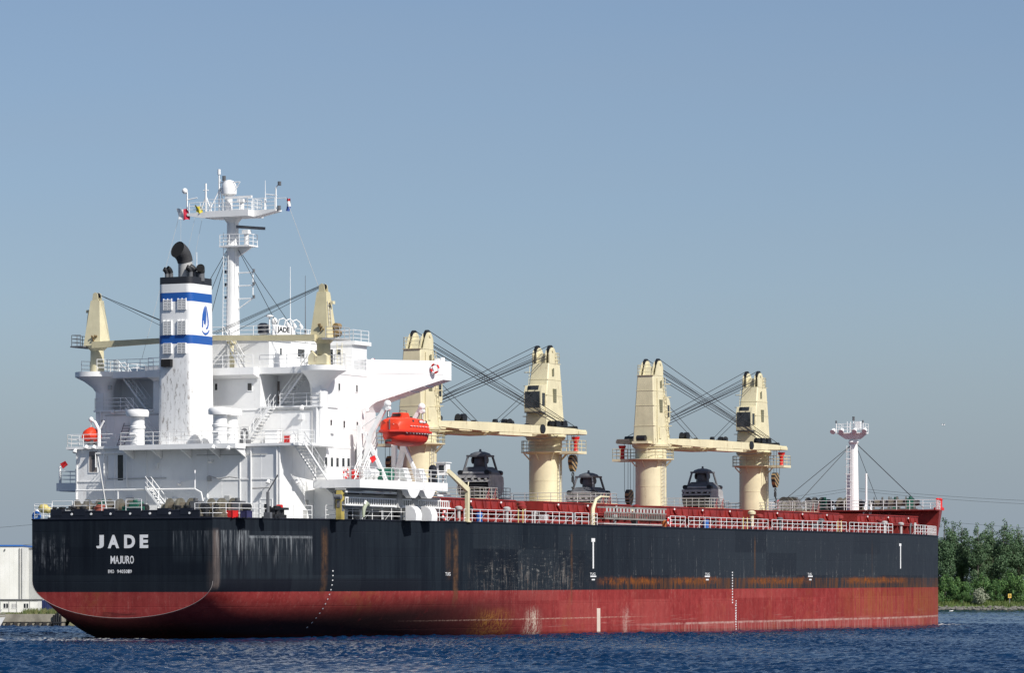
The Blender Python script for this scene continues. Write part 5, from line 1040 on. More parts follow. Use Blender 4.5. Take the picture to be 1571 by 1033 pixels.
# ------------------------------------------------------------------ starboard embarkation area: gangway, davits, blocks
def side_gear():
    def ladder_box(X0, X1, Y, z0, z1, mat):
        q = MB()
        for z in (z0, z1): q.box(X0, X1, Y - .05, Y + .05, z - .07, z + .07); q.box(X0, X1, Y + .75, Y + .85, z - .07, z + .07)
        for z in (z0 + (z1 - z0) * .55,): q.box(X0, X1, Y - .04, Y + .04, z - .05, z + .05)
        for x in np.arange(X0, X1, .42): q.box(x - .045, x + .045, Y - .03, Y + .03, z0, z0 + (z1 - z0) * .55); q.box(x - .1, x + .1, Y, Y + .8, z0 - .03, z0 + .03)
        q.build('gangway', mat, ship, 0)
    a, c = SX(530, -14.2, 2), SX(691, -14.2, 2)
    ladder_box(a, c, -14.2, 1.25, 2.35, M['white'])
    q = MB(); q.box(a, c, -14.15, -13.2, 2.5, 2.62); q.box(a, c, -13.15, -13.05, .9, 2.2); q.build('gangway_platform', M['gray'], ship, 0)
    X0, X1 = SX(928, -15.2, 1.2), SX(1022, -15.2, 1.2); q = MB()
    gm_ = paint('gangway_grey', (.23, .23, .21), .6, .2, .6); ladder_box(X0, X1, -15.2, .75, 1.85, gm_)
    for x in np.arange(X0 + .4, X1, .8): q.box(x - .2, x + .2, -15.24, -15.22, 1.4, 1.8)
    q.box(X0, X1, -15.1, -14.3, 0.2, .32); q.build('gangway_platform', M['gray'], ship, 0)
    q = MB(); x = SX(1016, -15.0, 0); q.cyl((x, -15.2, .05), (x, -15.2, .75), .26, n=12); q.build('valve', paint('rusty_orange', (.42, .13, .03), .6, .3, .8), ship)
    # white guide blocks and grey plates over the rail
    for px in (636, 660):
        X = SX(px, -15.6, 1); q = MB(); q.prism([(-15.0, 0.02), (-16.0, .02), (-16.05, .5), (-15.9, .95), (-15.6, 1.22), (-15.25, 1.3), (-15.0, 1.3)], X - .55, X + .55, 'x'); q.build('guide_block', M['white'], ship)
        q = MB(); q.box(X - .75, X + .2, -14.32, -14.26, 1.15, 2.75, 0); q.build('guide_plate', M['gray'], ship, 0)
    # scallops under the boat deck
    for px in (634, 658):
        q = MB(); X = SX(px, -15.45, 2.5); q.prism([(X - 1.2, D1 - .7), (X + 1.2, D1 - .7), (X + .75, D1 - 1.2), (X + .3, D1 - 1.42), (X - .3, D1 - 1.42), (X - .75, D1 - 1.2)], -15.5, -14.9, 'y')
        q.build('scalloped_fender', M['white'], ship); q = MB()
        q.prism([(X - .9, D1 + .05), (X + .1, D1 + .05), (X - .7, D1 + 1.15), (X - 1.7, D1 + 1.15)], -15.3, -14.6, 'y'); q.build('slanted_panel', M['white'], ship)
    # hose crane posts
    q = MB(); xb = SX(717, -15.6, 0); Zt = SZ(733, xb - 2, -15.6)
    q.box(xb - .16, xb + .16, -15.76, -15.44, 0, 3.1); q.loft([[(xb - .15, -15.75, 2.7), (xb + .15, -15.75, 3.1), (xb + .15, -15.45, 3.1), (xb - .15, -15.45, 2.7)], [(xb - 3.9, -15.7, Zt + .35), (xb - 3.7, -15.7, Zt + .7), (xb - 3.7, -15.5, Zt + .7), (xb - 3.9, -15.5, Zt + .35)]])
    q.bar((xb + .1, -15.6, 3.1), (xb + .25, -15.6, 3.6), .06); q.box(xb - .3, xb + .3, -15.85, -15.35, 0, .12); q.build('provision_davit', M['cream'], ship, 30)
    q = MB(); xb = SX(909, -15.6, 0); q.tube([(xb, -15.6, 0), (xb + .1, -15.6, 1.6), (xb + .8, -15.6, 2.5), (xb + 1.8, -15.6, 2.8), (xb + 3.8, -15.6, 2.8)], [.26, .2, .15, .11, .07], 8); q.build('provision_davit', M['cream'], ship)
    # olive winch frame at the house corner
    q = MB(); X = SX(521, -13.6, 1); q.box(X - .3, X + .3, -13.9, -13.4, 0, 2.0, 0); q.prism([(X - .3, 2.0), (X + .3, 2.0), (X + .25, 2.3), (X - .2, 2.45)], -13.9, -13.4, 'y', 0); q.cyl((X - .35, -13.95, 1.9), (X - .35, -13.35, 1.9), .22, n=12, mi=1); q.box(X - .2, X + .2, -13.93, -13.9, .7, 1.5, 1); q.box(X - .33, X - .3, -13.8, -13.5, 1.0, 1.6, 1); q.build('gangway_winch', [paint('olive_yellow', (.38, .30, .08), .6, .3, .8), M['steel']], ship)
    q = MB(); X = SX(557, -14.6, 1); q.tube([(X - .5, -14.9, .2), (X - .4, -14.9, .9), (X, -14.9, 1.4), (X + .5, -14.9, 1.2)], [.1, .16, .22, .12], 8, 0); q.cyl((X - .3, -14.9, 1.3), (X - .1, -14.9, 1.6), .1, n=8, mi=1); q.build('fire_monitor', [paint('pale_green', (.42, .46, .34), .5, .2), M['white']], ship)
    # lifeboat davits
    for X in (19.2, 25.6):
        q = MB()
        q.loft([[(X - .16, -12.1, D1), (X + .16, -12.1, D1), (X + .16, -12.6, D1), (X - .16, -12.6, D1)], [(X - .14, -13.1, 7.6), (X + .14, -13.1, 7.6), (X + .14, -13.5, 7.4), (X - .14, -13.5, 7.4)], [(X - .12, -14.75, 10.1), (X + .12, -14.75, 10.1), (X + .12, -15.0, 9.9), (X - .12, -15.0, 9.9)]])
        q.loft([[(X - .14, -14.6, D1), (X + .14, -14.6, D1), (X + .14, -14.9, D1), (X - .14, -14.9, D1)], [(X - .14, -12.5, 7.6), (X + .14, -12.5, 7.6), (X + .14, -12.8, 7.6), (X - .14, -12.8, 7.6)]])
        q.box(X - .2, X + .2, -12.4, -12.0, D1, 8.2); q.sph((X, -14.9, 10.0), .32, 12, 8); q.cyl((X - .2, -14.95, 9.6), (X + .2, -14.95, 9.6), .2, n=10)
        q.bar((X, -12.3, 8.0), (X, -14.0, 9.0), .05); q.bar((X, -14.9, 9.9), (X, -14.95, 8.9), .07); dv = q.build('lifeboat_davit', M['white'], ship)
        q = MB(); q.bar((X - .1, -14.95, 9.9), (X - .1, -14.95, 8.8), .04); q.bar((X + .1, -14.95, 9.9), (X + .1, -14.95, 8.8), .04); q.build('boat_fall', M['wire'], dv)
    q = MB(); q.stairs((17.6, -12.9, D1), (20.4, -12.9, D2 + .3), .8, (0, 1, 0)); q.build('staircase', M['white'], ship)
    q = MB(); X = SX(682, -14.8, 5); q.box(X - .1, X + .7, -15.0, -14.0, 4.2, 5.2, 0); q.box(X - .13, X - .1, -14.8, -14.3, 4.4, 5.0, 1); q.box(X - .3, X + .8, -15.1, -13.9, 5.2, 5.28, 0); q.box(X - .3, X + .8, -15.1, -13.9, 4.12, 4.2, 0); q.bar((X + .3, -14.5, D1), (X + .3, -14.5, 4.2), .1); q.build('side_light', [M['white'], M['glass']], ship, 0)
    q = MB(); X = SX(664, -14.5, 4); q.box(X - .3, X + .3, -14.8, -14.2, D1, 3.9); q.lathe((X, -14.5, 3.9), [(.25, 0), (.4, .3), (.35, .9), (.15, 1.1)], 10); q.build('covered_winch', M['navy'], ship)
    q = MB(); X = SX(587, -14.0, 4); q.box(X - 1.0, X + .6, -14.4, -13.4, D1, D1 + 1.0); q.cyl((X + .9, -14.4, D1 + .6), (X + .9, -13.4, D1 + .6), .6, n=16); q.build('boat_winch', M['green'], ship)
    # tanks coloured dark and enlarged to paint in the shade under the boat deck
    for x in (17.8, 20.3, 23, 26): q = MB(); q.box(x, x + 2.1, -12.4, -10.2, .15, 2.2 + .3 * math.sin(x)); q.box(x + .1, x + 2.0, -12.3, -10.3, 0, .2); q.build('shade_tank', M['steel'], ship)
    q = MB(); q.tube([(17, -10.0, 2.2), (30, -10.0, 2.2)], .12, 6); q.tube([(17, -10.6, 2.5), (30, -10.6, 2.5)], .08, 6); q.build('deck_pipe', M['gray'], ship)
    # port davit of the rescue boat
    q = MB(); q.tube([(11.0, 9.0, D2), (11.0, 9.0, 7.9), (11.0, 9.4, 8.6), (11.0, 9.8, 8.8)], [.16, .16, .14, .1], 8); q.sph((11.0, 9.8, 8.85), .22, 10, 6); q.bar((11, 9.0, 7.9), (11, 8.5, 8.7), .1); q.bar((11, 9.8, 8.7), (11, 9.8, 8.0), .04); q.build('rescue_boat_davit', M['white'], ship)
side_gear()

# ================================================================== things carried on board
def make_lifeboat():
    t = empty('lifeboat', aboard(22.45, -14.95, 6.5), 'enclosed orange lifeboat hanging from its davits under the bridge wing', 'lifeboat')
    L, W, N = 3.3, 1.26, 24
    def ring(x, z0, z1, w0, w1, rnd):
        return [(x, -w0, z0), (x, -w1, z1), (x, w1, z1), (x, w0, z0)]
    b = MB(); rings = []
    for u in np.linspace(-1, 1, 17):
        k = (1 - abs(u) ** 3.2) ** .5 if abs(u) < 1 else 0.0; k = max(k, .12); x = u * L; kb = .25 + .75 * k
        rings.append([(x, -W * k * math.copysign(abs(math.cos(a)) ** .8, math.cos(a)), 1.15 - (1.2 * kb) * math.sin(a) ** .75) for a in np.linspace(0, math.pi, 13)] + [(x, W * k * .98, 1.2), (x, -W * k * .98, 1.2)])
    b.loft(rings); b.build('hull', M['orange2'], t, 40)
    b = MB(); rings = []
    for u, s2, h in ((-.90, .72, .62), (-.84, .82, .98), (-.62, .97, 1.12), (-.3, 1.0, 1.2), (.1, 1.0, 1.15), (.5, .95, 1.08), (.78, .80, .85), (.94, .55, .35)):
        x = u * L; rings.append([(x, -W * s2 * math.copysign(abs(math.cos(a)) ** .45, math.cos(a)), 1.25 + h * math.sin(a) ** .6) for a in np.linspace(0.0, math.pi, 13)])
    b.loft(rings); cpy = b.build('canopy', M['orange'], t, 28)
    b = MB(); b.loft([[(x, -y, 1.1), (x, -y - .0, 1.27), (x, y, 1.27), (x, y, 1.1)] for x, y in ((-3.6, .35), (-3.1, 1.0), (-2.0, 1.45), (0, 1.5), (2.0, 1.45), (3.0, 1.05), (3.6, .3))]); b.build('gunwale', M['orange2'], t, 20)
    b = MB(); b.loft([[(-1.7, -.55, 2.35), (-1.7, .55, 2.35), (-1.5, .5, 2.8), (-1.5, -.5, 2.8)], [(-.2, -.55, 2.35), (-.2, .55, 2.35), (-.45, .5, 2.8), (-.45, -.5, 2.8)]]); b.build('conning_hatch', M['orange'], t, 20)
    b = MB()
    for x in np.arange(-1.6, 2.4, .55): b.box(x, x + .3, -1.345, -1.30, 1.62, 1.67)
    b.box(.2, .75, -1.28, -1.24, 1.98, 2.18); b.box(.9, 1.3, -1.28, -1.24, 1.98, 2.12)
    for y in (-.18,): b.box(-3.02, -2.72, -.42, -.36, 1.75, 1.8); b.box(-2.83, -2.79, -.6, -.2, 1.9, 1.95)
    for x in np.arange(-2.4, 2.6, .5): b.tube([(x, -1.42 * (1 - .02 * x * x), 1.15), (x + .25, -1.44 * (1 - .02 * x * x), .98), (x + .5, -1.42 * (1 - .02 * x * x), 1.15)], .022, 5)
    b.build('grab_line', M['letter'], t, 0)
    b = MB(); b.box(-2.55, -2.5, -.5, .5, 1.9, 2.1); b.box(-1.72, -1.66, -.4, .4, 2.5, 2.72); 
    for x in (-1.0, .2, 1.4): b.box(x, x + .3, -1.2, -1.15, 2.0, 2.18)
    b.build('porthole', M['glass'], t, 0)
    b = MB()
    for x in (-3.0, 3.0): b.tube([(x, 0, 1.3), (x, 0, 2.2)], .06, 6); b.cyl((-3.2, -.25, .35), (-3.2, .25, .35), .12, n=8)
    b.tube([(-1.6, -.3, 2.8), (-1.6, -.3, 3.0), (-.4, -.3, 3.0), (-.4, -.3, 2.8)], .03, 5); b.build('lifting_hook', M['steel'], t)
make_lifeboat()
def make_rescue():
    t = empty('rescue_boat', aboard(11.2, 9.75, D2 + .45) @ Matrix.Diagonal((.5, .62, .62, 1)), 'small orange covered rescue boat on the port side below a white davit', 'rescue boat')
    b = MB(); rings = []
    for x, w_, zl in ((-2.2, .75, .25), (-1.5, .85, .1), (0, .9, .05), (1.4, .75, .15), (2.3, .15, .6)):
        rings.append([(x, -w_ * math.cos(a), .8 - (.8 - zl) * math.sin(a)) for a in np.linspace(0, math.pi, 9)])
    b.loft(rings); b.build('hull', M['orange2'], t)
    b = MB(); rings = []
    for x, w_, h in ((-2.2, .7, .4), (-1.7, .85, 1.0), (-.6, .9, 1.35), (.6, .8, 1.1), (1.6, .6, .6), (2.25, .15, .1)):
        rings.append([(x, -w_ * math.cos(a), .8 + h * math.sin(a) ** .7) for a in np.linspace(0, math.pi, 11)])
    b.loft(rings); b.build('cover', M['orange'], t)
    b = MB(); b.box(-1.6, -1.4, -.8, .8, -.2, .3); b.box(1.2, 1.4, -.6, .6, -.2, .35); b.box(-1.5, 1.3, -.12, .12, -.35, -.1); b.build('cradle', M['steel'], t)
    b = MB(); b.tube([(-.4, -.93, .8), (-.4, -.8, 1.8), (-.4, 0, 2.2), (-.4, .8, 1.8), (-.4, .93, .8)], .03, 5); b.build('strap', M['rope'], t)
make_rescue()
def make_grab():
    t = empty('clamshell_grab', aboard(82.1, 8.3, 2.7), '', 'grab', 'cargo grabs stowed beside the cranes')
    b = MB()                                           # two scoops meeting under the middle
    o_ = [(-.1, .05), (-.9, .1), (-1.55, .45), (-1.9, 1.0), (-1.95, 1.55), (-1.75, 1.95)]; i_ = [(p[0] * .93 - .02, p[1] + .07) for p in o_]
    b.prism(o_ + i_[::-1], -1.72, 1.72, 'y', 1)
    for sg in (-1, 1):
        pr = [(0, 0), (sg * .95, .06), (sg * 1.62, .42), (sg * 2.0, 1.0), (sg * 2.08, 1.7), (sg * 1.95, 2.5), (sg * 1.2, 2.72), (0, 2.72)]
        for y in (-1.8, 1.72): b.prism(pr, y, y + .08, 'y', 0)
    b.prism([(0, .05), (.9, .1), (1.55, .45), (1.95, 1.0), (2.0, 1.7), (1.9, 2.4), (0, 2.4)], -1.7, 1.7, 'y', 0)
    b.build('scoop', [M['grab'], M['black']], t, 30)
    for z, x, r_ in ((1.98, -1.9, .13), (2.5, -1.9, .16)): b = MB(); b.box(x - r_, x + r_, -1.85, 1.85, z - r_, z + r_); b.box(x - r_ - .02, x + r_ + .02, -1.9, -1.8, z - r_ - .03, z + r_ + .03); b.build('cross_beam', M['gray'], t, 0)
    for y in (-1.45, -.7, .05, .8, 1.45): b = MB(); b.box(-2.06, -1.75, y - .12, y + .12, 2.1, 2.36); b.cyl((-2.1, y, 2.22), (-1.7, y, 2.22), .14, n=8); b.build('lug', M['gray'], t, 0)
    b = MB(); b.loft([[(-1.95, -1.75, 2.7), (1.95, -1.75, 2.7), (1.95, 1.75, 2.7), (-1.95, 1.75, 2.7)], [(-1.7, -1.7, 3.0), (1.7, -1.7, 3.0), (1.7, 1.7, 3.0), (-1.7, 1.7, 3.0)], [(-1.05, -1.0, 3.7), (1.05, -1.0, 3.7), (1.05, 1.0, 3.7), (-1.05, 1.0, 3.7)]], 0)
    for y in (-1.5, 1.5): b.cyl((-1.9, y, 3.0), (-1.3, y, 3.0), .3, n=12, mi=1); b.cyl((1.3, y, 3.0), (1.9, y, 3.0), .3, n=12, mi=1)
    b.cyl((-1.75, -1.7, 2.95), (-1.75, 1.7, 2.95), .13, n=8, mi=2); b.build('lower_frame', [M['steel'], M['black'], M['gray']], t, 30)
    for sx in (-1, 1):
        for sy in (-1, 1): b = MB(); b.cyl((sx * 1.45, sy * 1.35, 2.9), (sx * 1.0, sy * .95, 5.0), .13, n=8); b.cyl((sx * 1.45, sy * 1.35 - .18, 3.0), (sx * 1.45, sy * 1.35 + .18, 3.0), .22, n=10); b.build('arm', M['steel'], t)
    b = MB(); b.box(-1.15, 1.15, -1.1, 1.1, 4.9, 5.12); b.lathe((0, 0, 5.1), [(1.15, 0), (1.0, .22), (.5, .42), (.14, .46), (.1, .75)], 18); b.lathe((0, 0, 3.6), [(.62, 0), (.70, .2), (.70, .9), (.55, 1.4)], 16)
    for y in (-.75, .75): b.cyl((-.1, y - .08, 4.5), (-.1, y + .08, 4.5), .42, n=16)
    b.build('head', M['steel'], t)
    return t
grab = make_grab()
GL = ('largest looking dark grey clamshell grab, left of the second crane pedestal from the bridge', 'dark grey clamshell grab half hidden to the right of the second crane from the bridge', 'dark grey clamshell grab stowed between the third and fourth cranes from the bridge')
for k, px in enumerate((737, 903, 1078)):
    g = grab if k == 0 else copy_tree(grab); y = 8.3; xg = SX(px, y, 4); zg = (3.35, 1.8, 3.05)[k]; g.matrix_world = aboard(xg, y, zg, (.05, -.04, .02)[k]) @ Matrix.Diagonal((.95, 1, .86, 1)); q = MB(); q.box(xg - 2.2, xg + 2.2, y - 1.6, y + 1.6, zg - .25, zg - .02); q.rail([(xg + .3, y - 2.3, zg), (xg + 2.3, y - 2.3, zg), (xg + 2.3, y + 1.5, zg)], 1.0, .8); q.box(xg + .2, xg + 2.3, y - 2.4, y - 1.61, zg - .13, zg); [q.box(xg + u - .12, xg + u + .12, y + v - .12, y + v + .12, 0, zg - .25) for u in (-1.9, 1.9) for v in (-1.4, 1.4)]; q.build('grab_stand', M['gray'], ship, 0); g['label'] = GL[k]

def life_ring(x, y, z, axis, label, holder=True):
    t = MB(); t.torus((0, 0, 0), .37, .095, axis, 28, 8, 0, seg=lambda u: 1 if (u * 8) % 2 < .7 else 0)
    o = t.build('life_ring', [M['bright_red'], M['letter']], None); o.matrix_world = aboard(x, y, z); tag(o, label, 'life ring', 'life rings hung about the ship'); return o
X = SX(530.5, -11.3, 4.4); life_ring(X, -11.34, SZ(727, X, -11.3), 'y', 'red and white life ring on the white wall under the five small windows')
X = 26.7; life_ring(X - .25, -15.75, 13.35, 'x', 'red and white life ring hung near the tip of the bridge wing')
X = SX(483.5, -5.6, 14); life_ring(X, -11.32, SZ(558, X, -11.3), 'y', 'life ring on the railing beside the wheelhouse windows and cream crane post')
X = hullx(687); life_ring(X, -hb(X) + .3, .55, 'y', 'life ring on the main deck rail beneath the cream provision davit')
X = hullx(1031); life_ring(X, -hb(X) + .3, .6, 'y', 'life ring on the main deck rail right of the grey stowed gangway')

def flag(px, py, X, wpx, hpx, mat, label, name, sag=.25, tilt=0.0):
    Y = SY(px, X, 27); Z = SZ(py, X, Y); w_, h_ = wpx / 16, hpx / 18; b = MB(); N = 10; vs = []
    for i in range(N + 1):
        for j in range(7):
            u, v = i / N, j / 6; vs.append((.18 * math.sin(u * 7 + v * 2) * u + .1 * math.sin(v * 4), (0.5 - u) * w_ + tilt * v * h_, (v - .5) * h_ - sag * u * h_ + .05 * math.sin(u * 9)))
    b.add(vs, [(i * 7 + j, (i + 1) * 7 + j, (i + 1) * 7 + j + 1, i * 7 + j + 1) for i in range(N) for j in range(6)])
    o = b.build(name, mat, None, 60); o.matrix_world = aboard(X, Y, Z); tag(o, label, 'flag', 'signal flags flying from the mast'); return o
flag(282, 328, 18.0, 17, 17, flag_mat('white_red_cloth', [(-9, (.50, .02, .05)), (.03, (.75, .75, .75))], 1), 'half white and half red flag flying from the left yard of the radar mast', 'signal_flag', .1, .2)
flag(305, 320, 18.0, 9, 11, flag_mat('yellow_cloth', [(-9, (.55, .45, .03)), (9, (.55, .45, .03))], 1), 'yellow flag flying under the left yard beside the antenna post', 'signal_flag', .3, .15)
flag(440.5, 314, 18.2, 4.5, 20, flag_mat('tricolour_cloth', [(-9, (.02, .06, .25)), (-.15, (.75, .75, .75)), (.3, (.5, .02, .03))], 2), 'red, white and blue flag hanging limp from the right yard', 'signal_flag', .05, -.15)
def small_flag():
    b = MB(); b.add([(0, 0, 0), (0, -.55, .25), (.05, -.8, -.1), (0, -.3, -.45)], [(0, 1, 2, 3)]); o = b.build('pennant', M['bright_red'], None, 0)
    return o
o = small_flag(); X = 13.4; Y = SY(92, X, 5); o.matrix_world = aboard(X, Y, SZ(712, X, Y)); tag(o, 'small red flag on a white post at the port boat deck', 'flag')
q = MB(); q.cyl((X, Y, D1), (X, Y, SZ(716, X, Y)), .1, n=8); q.build('flag_post', M['white'], ship)
q = MB(); q.box(13.2, 14.2, 12.0, 12.8, D1, D1 + 1.25); q.build('deck_machinery', M['steel'], ship)
X = SX(567, -14.6, 5.5); o = small_flag(); o.matrix_world = aboard(X, -14.6, SZ(703, X, -14.6), 1.2); tag(o, 'small crimson flag on the boat deck below the lifeboat davit', 'flag')
q = MB(); q.cyl((X, -14.6, D1), (X - .1, -14.6, SZ(700, X, -14.6)), .05, n=6); q.build('flag_post', M['white'], ship)

def loose(name, label, cat, mat, fn, x, y, z, rz=0, group=None):
    b = MB(); fn(b); o = b.build(name, mat, None, 35); o.matrix_world = aboard(x, y, z, rz); return tag(o, label, cat, group)
def barrel(r, h): return lambda b: b.lathe((0, 0, 0), [(r, 0), (r, h * .33), (r * 1.06, h * .35), (r, h * .37), (r, h * .66), (r * 1.06, h * .68), (r, h * .7), (r, h)], 16)
def crate(a, c, h):
    def f(b):
        b.box(-a, a, -c, c, 0.06, h)
        for s1 in (-1, 1):
            for s2 in (-1, 1): b.box(s1 * a - .04, s1 * a + .04, s2 * c - .04, s2 * c + .04, 0, h + .03)
        b.box(-a - .02, a + .02, -c - .02, c + .02, h - .05, h + .01)
    return f
loose('raft_canister', 'white life raft canister on the boat deck railing near the life ring', 'life raft', [M['white']], lambda b: (b.cyl((-.75, 0, .55), (.75, 0, .55), .38, n=18), b.box(-.5, -.4, -.3, .3, 0, .3), b.box(.4, .5, -.3, .3, 0, .3), b.torus((-.3, 0, .55), .39, .02, 'x', 16, 4), b.torus((.3, 0, .55), .39, .02, 'x', 16, 4)), SX(570, -14.9, 4), -14.9, D1)
loose('fire_locker', 'red fire locker standing on the boat deck right of the life ring', 'locker', [M['bright_red']], crate(.16, .2, .95), SX(545, -12.0, 4), -12.0, D1)
loose('fire_locker', 'red box on the terrace beside the outside staircase', 'locker', [M['bright_red']], crate(.2, .22, .75), 13.2, SY(442, 13.2, 7), D2)
loose('deck_box', 'crimson box on the aft deck beside the mooring winch', 'box', [M['bright_red']], crate(.4, .3, .62), 2.2, SY(356, 2.2, .5), 0)
loose('deck_box', 'dark purple box on the aft deck right of the crimson box', 'box', [paint('purple_paint', (.03, .03, .09), .6, .2)], crate(.4, .28, .6), 2.6, SY(376, 2.4, .5), 0)
loose('storage_drum', 'green storage bin behind a white rail at the middle of the stern', 'bin', [M['green']], crate(.3, .85, .85), .75, SY(204, .7, 1), .15)
loose('tarpaulin_bundle', 'yellow wrapped bundle at the port corner of the stern rail', 'bundle', [M['yellow']], lambda b: (b.sph((0, 0, .4), .5, 12, 8, (.7, 1, .8)), b.sph((.1, -.35, .25), .4, 10, 6, (.8, 1, .7)), b.tube([(0, .3, .6), (0, 0, .82), (0, -.4, .55)], .03, 5)), .9, SY(67, .9, 1), .55)
loose('rope_reel', 'blue and white rope bundle on the port corner of the stern deck', 'rope', [M['blue'], M['letter']], lambda b: (b.torus((0, 0, .3), .3, .14, 'x', 18, 8), b.torus((.1, .1, .6), .2, .1, 'x', 14, 6, 1), b.box(-.15, .15, -.3, .3, 0, .1)), .5, SY(56, .5, 0), 0)
loose('rope_coil', 'coil of pale mooring rope lying beside the starboard winch', 'rope', [M['rope']], lambda b: [b.torus((0, 0, .1 + .13 * k), .55 - .03 * k, .085, 'z', 24, 6) for k in range(5)], 1.6, SY(338, 1.6, .3), 0)
loose('rope_pile', 'heap of reddish mooring rope in front of the port winch', 'rope', [paint('red_rope', (.35, .10, .07), .9, .3)], lambda b: [b.torus((.1 * math.sin(k), .12 * math.cos(2 * k), .12 + .11 * k), .55 - .05 * k, .1, 'z', 20, 6) for k in range(6)], 3.0, SY(154, 3, 1), .5)
loose('water_drum', 'blue drum on the main deck behind the rail below the second hatch', 'drum', [M['blue']], barrel(.3, .95), SX(735, -14.6, .5), -14.6, 0)
loose('water_drum', 'blue drum behind the rail under the grab between the last two cranes', 'drum', [M['blue']], barrel(.3, .95), SX(1083, -14.6, .5), -14.6, 0)

# ================================================================== RIGHT BANK
def leaf_mat(name, a, b_, c=None):
    n = NT(name); inf = n.n.new('ShaderNodeObjectInfo'); g = n.n.new('ShaderNodeNewGeometry')
    v = n.math('ADD', n.mul(g.outputs['Random Per Island'], .75), n.mul(inf.outputs['Random'], .35))
    col = n.mix(n.ramp(v, .1, .95), a, b_)
    if c: col = n.mix(n.ramp(n.noise(1.6, 2), .40, .52), col, c)
    return n.fin(col, .6, 0, .3)
M['leafA'] = leaf_mat('poplar_leaves', (.046, .095, .042), (.115, .180, .088)); M['leafB'] = leaf_mat('bush_leaves', (.034, .092, .027), (.120, .220, .062))
M['leafC'] = leaf_mat('blossom_leaves', (.05, .075, .04), (.10, .13, .07), (.36, .39, .28)); M['bark'] = paint('bark', (.16, .14, .11), .9, .3, scale=4)
def crown_mesh(blobs, n_, size, seed):
    r = np.random.default_rng(seed); V = []; Fc = []
    bl = np.array(blobs); wt = bl[:, 3] * bl[:, 4] * bl[:, 3]; wt /= wt.sum(); idx = r.choice(len(bl), n_, p=wt)
    d = r.normal(size=(n_, 3)); d /= np.linalg.norm(d, axis=1)[:, None]; rad = r.uniform(.25, 1, n_) ** .45
    P = bl[idx, :3] + d * rad[:, None] * np.stack([bl[idx, 3], bl[idx, 3], bl[idx, 4]], 1)
    nrm = d * .7 + r.normal(size=(n_, 3)) * .6; nrm /= np.linalg.norm(nrm, axis=1)[:, None]
    t = np.cross(nrm, r.normal(size=(n_, 3))); t /= np.linalg.norm(t, axis=1)[:, None]; bt = np.cross(nrm, t)
    s1 = size * r.uniform(.6, 1.3, n_)[:, None]; s2 = s1 * r.uniform(.5, .8, n_)[:, None]
    V = np.stack([P - t * s1, P - bt * s2 * .8, P + t * s1, P + bt * s2], 1).reshape(-1, 3)
    return V, np.arange(n_ * 4).reshape(-1, 4)
def tree_proto(name, h, w_, seed, n_, size, mat, low=.25, nb=16):
    r = random.Random(seed); blobs = []
    for i in range(nb):
        u = (i + .5) / nb; z = h * (low + (1 - low) * u * .96); ww = w_ * (math.sin(math.pi * min(1, .18 + u * .80)) ** .8)
        a = r.uniform(0, 6.28); d = r.uniform(.15, .62) * ww; s = r.uniform(.26, .42) * max(ww, w_ * .35); blobs.append((d * math.cos(a), d * math.sin(a), z, s, s * r.uniform(.8, 1.25)))
    V, Q = crown_mesh(blobs, n_, size, seed)
    t = MB(); t.tube([(0, 0, -1), (.1 * w_ * .2, 0, h * .3), (-.05 * w_, .03 * w_, h * .65), (0, 0, h * .9)], [h * .018, h * .014, h * .008, h * .003], 8)
    for i in range(8):
        z = h * (low * .8 + .6 * i / 8); a = i * 2.4; L = w_ * .45
        t.tube([(0, 0, z), (L * .5 * math.cos(a), L * .5 * math.sin(a), z + L * .45), (L * math.cos(a), L * math.sin(a), z + L * 1.0)], [h * .007, h * .005, h * .002], 6)
    me = bpy.data.meshes.new('crown'); me.from_pydata(V.tolist(), [], Q.tolist()); me.materials.append(mat); me.update()
    tm = t.build('trunk', M['bark'], None); tmesh = tm.data; bpy.data.objects.remove(tm)
    return tmesh, me
def plant(name, proto, loc, sc_, rz, label, cat, group):
    o = bpy.data.objects.new(name, None); C.objects.link(o); o.location = loc; o.rotation_euler = (0, 0, rz); o.scale = (sc_[0], sc_[0], sc_[1]); tag(o, label, cat, group)
    a = bpy.data.objects.new('trunk', proto[0]); C.objects.link(a); a.parent = o
    c = bpy.data.objects.new('crown', proto[1]); C.objects.link(c); c.parent = o
BD = 952.0
